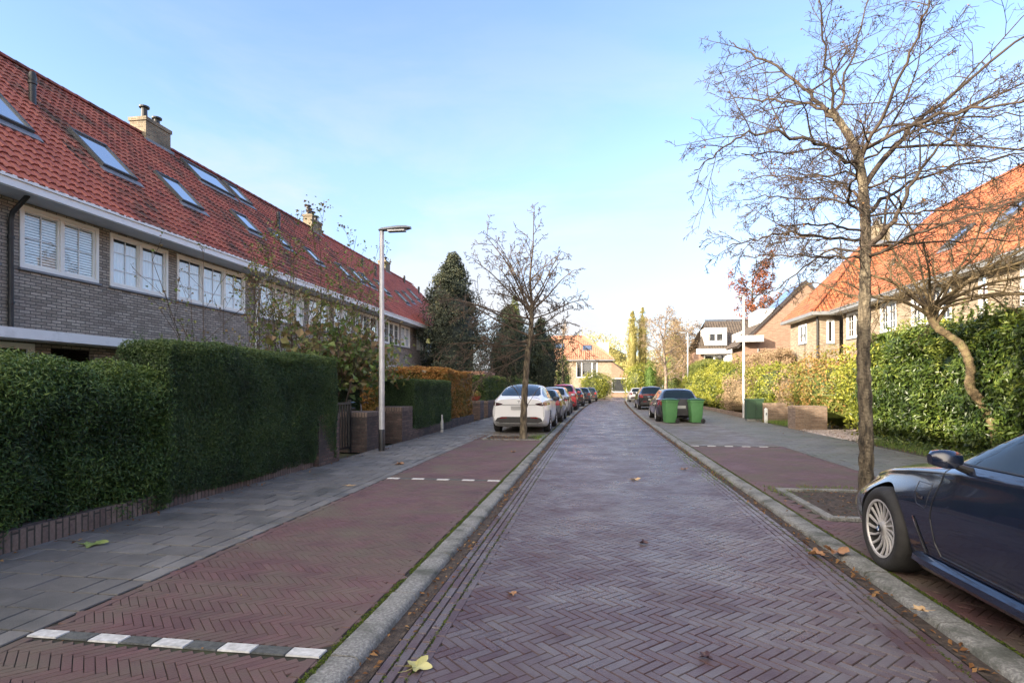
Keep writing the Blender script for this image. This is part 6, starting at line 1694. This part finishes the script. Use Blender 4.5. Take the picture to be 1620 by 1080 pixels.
evergreen('conifer', 'tall dark conifer with a sunlit top at the end of the terrace', -8.9, 34.8, 9.8, 2.25, 'conifer', 46000, .14, 3, pointy=1.6, mid=.45)
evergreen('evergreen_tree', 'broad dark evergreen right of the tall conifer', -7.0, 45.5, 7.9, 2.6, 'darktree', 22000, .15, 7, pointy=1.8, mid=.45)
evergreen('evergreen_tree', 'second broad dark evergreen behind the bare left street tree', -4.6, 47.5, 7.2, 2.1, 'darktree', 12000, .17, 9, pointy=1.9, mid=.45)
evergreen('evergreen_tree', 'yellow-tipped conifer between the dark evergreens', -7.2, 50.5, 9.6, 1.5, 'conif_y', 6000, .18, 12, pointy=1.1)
def bush(name, label, x, y, r, h, m, n, size, seed, z0=.0, group=None, lump=.2, stems=True, ry=None):
    root = empty(name, (x, y, 0), 0, label, 'bush', group)
    mb = MB(); ry = ry or r
    blob_leaves(mb, (x, y, z0 + h * .5), (r, ry, h * .52), n, size, 1.8, lump, seed, .75, .1)
    P = []
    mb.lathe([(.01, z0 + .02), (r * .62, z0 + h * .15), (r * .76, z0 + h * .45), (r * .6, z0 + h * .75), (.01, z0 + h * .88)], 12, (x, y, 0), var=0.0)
    W(mb.build('foliage', M[m], root))
    if stems:
        b = MB()
        for q in range(5):
            a = q * 1.26; b.tube([(x, y, 0), (x + .35 * r * math.cos(a), y + .35 * r * math.sin(a), z0 + h * .45)], [.05, .02], 5)
        W(b.build('stems', M['bark_pale'], root))
    return root
bush('bush', 'low dark bush behind the white car beyond the carport', -5.6, 41.5, 1.5, 2.3, 'laurel', 2500, .11, 31)
bush('bush', 'rounded yellow-green bush at the end of the left row of cars', .0, 72, 2.2, 3.4, 'laurel_y', 7000, .15, 32)
hedge('hedge', M['conif_y'], -9, -3.0, 76, 77, 0, 1.5, .12, 260, 'low yellow-green hedge before the house closing the street', faces='yt', seed=12)
# thinly leaved tree before the end house
def bare_tree(label, x, y, h, r, seed, bark='bark', twig='twig', leafm=None, ln=0, ls=.1, spread_=(35, 65), name='bare_tree', trunk_h=.3, grav=0.05, kids=(4, 5, 8), minr=.012, nl=9, group=None, rise=(25, 65)):
    t = Tree(seed); t.minr = minr; rg = random.Random(seed)
    tp = rough_trunk(t, [(x, y, 0), (x + rg.uniform(-.1, .1), y, h * .3), (x + rg.uniform(-.15, .15), y, h * .6), (x, y, h * .93)], h * .018 + .03, .03, 8, 5)
    for q in range(nl):
        i = int(len(tp) * (trunk_h + (1 - trunk_h) * q / nl * .9)); i = min(i, len(tp) - 1)
        a = q * 2.4 + rg.random(); e = rg.uniform(*rise)
        t.grow(tp[i], (math.cos(R(57.3 * a)) * math.cos(R(e)), math.sin(R(57.3 * a)) * math.cos(R(e)), math.sin(R(e))), r * rg.uniform(.8, 1.15) * (1 - .3 * q / nl), .035 + h * .003, 2, .5, grav, kids, spread_, .15, (.35, .6))
    return tree_obj(name, label, 'tree', (x, y, 0), t, bark, twig, leafm, ln, ls, group=group, jitter=.18)
bare_tree('thin brownish tree in front of the house closing the street', -3.9, 68, 9.6, 2.4, 41, 'bark', 'twig', 'dry', 2200, .11)
evergreen('ivy_tree', 'ivy-clad tree stem beside the end house front door', -4.1, 72, 5.5, 1.3, 'conif_y', 4500, .15, 15, pointy=2)
bare_tree('leafless tree with a pale trunk on the right, left of the distant lamp', 6.35, 54, 8.4, 3.3, 42, 'bark_pale', 'bark_pale', 'dry', 6500, .10, trunk_h=.3, minr=.014, nl=17)
bare_tree('brownish half-bare tree behind the pale-trunked one', 8.9, 60, 8.2, 3.0, 43, 'bark_pale', 'bark_pale', 'dry', 7000, .13, trunk_h=.25, minr=.014, nl=12)
bare_tree('tall tree with sparse red-brown leaves above the dark roof', 18.1, 70, 15.8, 4.6, 44, 'bark', 'twig', 'redleaf', 5500, .24, trunk_h=.35, minr=.02, nl=17)
GP = 'yellow poplars at the end of the street'
for i, (x, y, h, r, lab) in enumerate([(4.35, 70, 10.6, .8, 'left of the two slim yellow poplars at the street end'), (5.6, 71, 11.2, .8, 'right of the two slim yellow poplars at the street end')]):
    evergreen('poplar', lab, x, y, h, r, 'poplar', 5200, .14, 50 + i, pointy=2.4, base=3.6, mid=.5, lump=.3, group=GP)
for (x, y, r, h, s_, lab) in [(3, 118, 5, 11, 61, 'hazy yellow tree right behind the end house'), (-1, 125, 6, 13, 62, 'pale yellow tree rising behind the end house roof'), (9, 110, 5, 8, 63, 'low yellowish tree mass far behind the poplars')]:
    bush('background_tree', lab, x, y, r, h, 'poplar', 3500, .4, s_, stems=True, lump=.3)
bush('background_tree', 'dark brown tree crown behind the dark-roofed house', 9.0, 68, 2.0, 9.0, 'redgreen', 3500, .2, 64, lump=.3)

# ---------------------------------------------------------------- right-hand hedges and shrubs
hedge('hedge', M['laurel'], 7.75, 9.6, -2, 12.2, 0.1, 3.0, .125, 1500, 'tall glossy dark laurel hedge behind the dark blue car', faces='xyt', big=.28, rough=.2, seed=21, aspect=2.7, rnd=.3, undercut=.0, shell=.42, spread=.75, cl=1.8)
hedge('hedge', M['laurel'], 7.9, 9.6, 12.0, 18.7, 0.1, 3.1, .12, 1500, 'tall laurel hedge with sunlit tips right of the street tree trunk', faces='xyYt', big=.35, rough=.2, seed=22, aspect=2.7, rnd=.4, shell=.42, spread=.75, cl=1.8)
bush('bush', 'tall yellow-green shrub whose leaves reach left of the street tree trunk', 9.6, 19.0, 1.9, 3.45, 'laurel_y', 9000, .11, 74, lump=.3)
bush('bush', 'yellow and green shrub at the back of the gravel drive', 9.9, 21.6, 1.5, 3.1, 'laurel_y', 6000, .11, 75, lump=.3)
bush('bush', 'red and yellow-green shrub right behind the pale brick pillar', 9.25, 23.3, 1.5, 2.75, 'redgreen', 5200, .11, 71, lump=.3)
bush('bush', 'reddish brown shrub between the pillar shrub and the round yellow bush', 9.2, 25.4, 1.35, 2.85, 'redgreen', 4600, .11, 72, lump=.3)
bush('bush', 'sparse orange-tinged shrub above the end of the pale garden wall', 8.9, 27.2, 1.0, 2.4, 'dry', 2600, .09, 73, lump=.35)
bush('bush', 'round yellow-green bush above the pale brick wall', 8.7, 28.8, 1.55, 2.75, 'laurel_y', 5200, .11, 33)
bush('bush', 'tangled dry beige shrub by the slim pale lamp post', 7.9, 31.8, 1.15, 2.4, 'dry', 3600, .09, 34, lump=.35)
bush('bush', 'pinkish brown dry shrub behind the green cabinet', 8.0, 34.2, 1.0, 2.0, 'dry', 2600, .09, 35, lump=.35)
for i, (x, y, r_, h_, lab) in enumerate([(8.5, 36.3, 1.35, 3.1, 'yellow-green laurel bush directly behind the slim pale lamp post'), (8.5, 38.8, 1.5, 3.2, 'bright laurel bush, second beyond the slim pale lamp post'), (8.3, 41.5, 1.45, 2.9, 'yellow-green bush above the right wheelie bin'),
        (8.2, 44.0, 1.4, 2.7, 'leafy yellow bush just right of the distant street lamp'), (7.7, 47.3, 1.2, 2.4, 'low yellow-green bush at the foot of the distant street lamp')]):
    bush('bush', lab, x, y, r_, h_, 'laurel_y', 5200, .12, 80 + i, lump=.28, group='yellow-green bushes along the right footpath')
hedge('hedge', M['conif_y'], 8.2, 10.5, 46.3, 53.5, .1, 3.5, .13, 800, 'row of feathery conifers forming a hedge before the dark-roofed house', faces='xyt', big=.2, rough=.3, seed=27, aspect=3.4, rnd=.3, shell=.4)
hedge('hedge', M['dry'], 9.9, 11.0, 33.5, 44, .1, 3.6, .12, 500, 'beige and brown leafless hedge below the brick gable', faces='xyt', big=.25, rough=.2, seed=28, aspect=3, rnd=.3, shell=.25)
bush('bush', 'narrow bright green column bush left of the pale-trunked tree', 5.55, 60.5, .65, 4.3, 'grass', 2600, .12, 36, stems=False)
bush('bush', 'broad green bush beneath the yellow poplars', 4.75, 67.5, 1.75, 4.3, 'laurel_y', 4200, .15, 37)
bush('bush', 'dark shrub against the foot of the pale-trunked tree', 7.2, 56, 1.0, 3.0, 'conif_y', 2600, .12, 38)
t = MB()
for q in range(170):
    y = random.choice([random.uniform(3, 17.4), random.uniform(12, 17.4)]); x = random.uniform(8.0, 9.2); ln = random.uniform(.2, .65)
    d_ = np.array([random.gauss(-.15, .25), random.gauss(0, .3), 1.0]); d_ /= np.linalg.norm(d_)
    P = [np.array([x, y, 2.85]) + d_ * ln * u for u in np.linspace(0, 1, 9)]
    leaves(t, np.array(P), np.tile([-.4, -.3, 1.], (9, 1)), .15, 2.9, .8, RNG.uniform(.45, 1, 9))
o = t.build('upright_shoots', M['laurel'])
for h_ in bpy.data.objects:
    if h_.get('label', '').startswith('tall laurel hedge'): o.parent = h_
# ---------------------------------------------------------------- ground cover, moss and litter
mb = MB()
def moss_line(x, n, y0=1, y1=30, sx=.016, z=BAYZ + .004):
    y = y0 + (y1 - y0) * RNG.uniform(0, 1, n) ** 1.5
    P = np.stack([x + RNG.normal(0, sx, n), y, np.full(n, z)], 1)
    k = snoise(P, 2.0, 3) + .5 * snoise(P, 7, 5) > -.25
    P = P[k]; leaves(mb, P, np.tile([0, 0, 1.], (len(P), 1)), .014, 1.5, .6)
moss_line(XL0 - .018, 13000, sx=.011); moss_line(XR0 + .018, 8000, sx=.011)
moss_line(XL1 + .165, 2000, z=.004, sx=.008); moss_line(XL1 + .297, 2000, z=.004, sx=.008); moss_line(XR1 - .166, 3000, z=.004, sx=.012)
o = mb.build('moss', M['moss']); tag(o, 'green moss growing in the joints along the kerbs', 'moss', kind='stuff')
mb = MB()
for (x, s_, n, y0, y1) in ((XL1 + .05, .05, 1500, 1, 60), (XR1 - .06, .05, 2000, 1, 60), (-1.7, .25, 350, 15, 17.6), (-2.6, .6, 500, 15.6, 17.6), (3.4, .6, 200, 6.9, 9.2), (-5.1, .12, 300, 2, 30), (7.3, .5, 700, 9, 30)):
    y = y0 + (y1 - y0) * RNG.uniform(0, 1, n); xx = x + RNG.normal(0, s_, n)
    zz = np.where(np.abs(x) < 2.13, .012, BAYZ + .02) if True else 0
    P = np.stack([xx, y, np.full(n, float(zz)) + RNG.uniform(0, .012, n)], 1)
    P[:, 0] += bendx(P[:, 1]); leaves(mb, P, np.tile([0, 0, 1.], (n, 1)), .04, 1.7, .35)
n = 900
P = np.stack([RNG.uniform(-5, 7.5, n), 2 + 38 * RNG.uniform(0, 1, n), np.full(n, BAYZ + .01)], 1); P[:, 2] = np.where((P[:, 0] > XL1) & (P[:, 0] < XR1), .008, BAYZ + .008)
leaves(mb, P, np.tile([0, 0, 1.], (n, 1)), .018, 1.7, .3)
o = mb.build('leaf_litter', M['litter']); tag(o, 'small brown dead leaves scattered along gutters and tree pits', 'leaf litter', kind='stuff')
mb = MB()
for (a, b, c, d, n, h) in ((2.5, 2.75, 8.3, 9.1, 120, .05), (3.0, 4.6, 8.86, 9.2, 350, .04), (7.05, 7.7, 8, 17, 2500, .16), (7.1, 8.2, 22.3, 26.2, 1800, .14), (1.75, 2.1, 9, 14, 260, .05), (-1.75, -1.5, 15.9, 17.4, 200, .09), (-2.0, -1.55, 16.2, 17.5, 160, .12)):
    grass_tufts(mb, a, b, c, d, n, h)
o = mb.build('grass_tufts', M['grass']); tag(o, 'grass and weeds along the hedge foot and around the tree pits', 'grass', kind='stuff')
mb = MB()
n = 3000
P = np.stack([7.55 + RNG.normal(0, .22, n), RNG.uniform(4, 17, n), .08 + RNG.uniform(0, .16, n)], 1)
leaves(mb, P, np.tile([-.3, 0, 1.], (n, 1)), .07, 2.2, .6)
o = mb.build('ground_cover', M['laurel']); tag(o, 'low leafy ground cover at the foot of the laurel hedge', 'ground cover', kind='stuff')
mb = MB(); n = 2600
P = np.stack([RNG.uniform(7, 9.5, n), RNG.uniform(16.5, 21.5, n), np.full(n, .058)], 1)
leaves(mb, P, np.tile([0, 0, 1.], (n, 1)), .05, 1.2, .25); 
o = mb.build('gravel_chips', M['gravel']); tag(o, 'pale pinkish gravel chips loose on the drive', 'gravel', kind='stuff')

# single fallen leaves
def big_leaf(x, y, z, size, rz, m, label, lobes=5, curl=.3, seed=0):
    rg = random.Random(seed)
    root = empty('fallen_leaf', (x, y, z), rz, label, 'leaf')
    mb = MB(); n = 60; rim = []
    for i in range(n):
        a = 2 * math.pi * i / n
        q = (a / (2 * math.pi)) * lobes
        fr = abs((q % 1) - .5) * 2          # 1 at the lobe tip
        rad = .50 + .50 * fr ** 1.3 + .05 * math.sin(a * 22) * (1 - fr)
        if abs(a - math.pi) < .0: rad *= .5
        rad *= .9 + .12 * math.cos(a)
        rim.append((rad * math.cos(a) * size, rad * math.sin(a) * size))
    V = [(0, 0, .004)]; F = []
    for r_ in (.35, .7, 1.0):
        for (a, b) in rim:
            px, py = a * r_, b * r_
            V.append((px, py, .006 + size * curl * (r_ ** 2) * (.3 + .35 * math.sin(2 * math.atan2(b, a) + seed) + .25 * math.sin(5 * math.atan2(b, a)) + .15 * rg.random())))
    F3 = [(0, 1 + i, 1 + (i + 1) % n) for i in range(n)]
    F4 = [(1 + k * n + i, 1 + (k + 1) * n + i, 1 + (k + 1) * n + (i + 1) % n, 1 + k * n + (i + 1) % n) for k in range(2) for i in range(n)]
    V = [(a, b, max(.003, c)) for a, b, c in V]
    mb.add(V, F3, .5); mb.f.append((np.array(F4), np.full(len(F4), .5, np.float32)))
    mb.build('blade', M[m], root, smooth=True)
    s_ = MB(); s_.tube([(-size * .3, 0, .01), (-size * .8, size * .1, .012), (-size * 1.25, size * .25, .02)], [.0022, .0018, .0014], 5); s_.build('stalk', M[m], root)
big_leaf(-4.75, 4.78, BAYZ + .004, .15, .2, 'leaf_green', 'large pale green lobed leaf lying on the left footpath by the hedge', seed=1, curl=.22)
big_leaf(-.98, 3.03, .004, .10, 1.2, 'leaf_yellow', 'large yellow-green leaf at the bottom of the road by the left kerb', seed=2, curl=.28)
big_leaf(2.13, 5.48, .065, .13, .4, 'leaf_brown', 'crumpled brown leaf on the right kerb by the dark blue car wheel', seed=3, curl=.5)
big_leaf(1.99, 5.56, .015, .10, 2.4, 'leaf_brown', 'brown leaf leaning on the road side of the right kerb', seed=4, curl=.5)
big_leaf(2.12, 4.12, .07, .065, 3.0, 'leaf_tan', 'tan curled leaf on the right kerb beneath the car door', seed=5, curl=.4)
big_leaf(-3.78, 10.6, BAYZ + .004, .12, 1., 'leaf_brown', 'brown curled leaf on the footpath before the street lamp', seed=6, curl=.4)
big_leaf(.64, 9.7, .004, .10, .3, 'leaf_tan', 'tan leaf lying in the middle of the road', seed=7, curl=.3)
big_leaf(.46, 5.75, .004, .06, 1.4, 'leaf_dark', 'small dark red curled leaf in the middle of the road', seed=8, curl=.5)
big_leaf(.62, 3.38, .004, .05, 2.2, 'leaf_dark', 'small blackish leaf near the bottom centre of the road', seed=9, curl=.5)
big_leaf(-3.7, 8.2, BAYZ + .004, .10, .8, 'leaf_tan', 'flat tan leaf at the edge of the left parking bay', seed=10, curl=.12)
big_leaf(1.62, 11.0, .01, .09, .8, 'leaf_brown', 'brown leaf in the right gutter beyond the gravelly joint', seed=11, curl=.4)
big_leaf(-.62, 4.2, .004, .045, 2.8, 'leaf_brown', 'small orange leaf on the road near the left gutter', seed=12, curl=.4)
big_leaf(-1.9, 13.0, BAYZ + .004, .09, 2., 'leaf_brown', 'brown leaf on the far part of the left parking bay', seed=13, curl=.4)
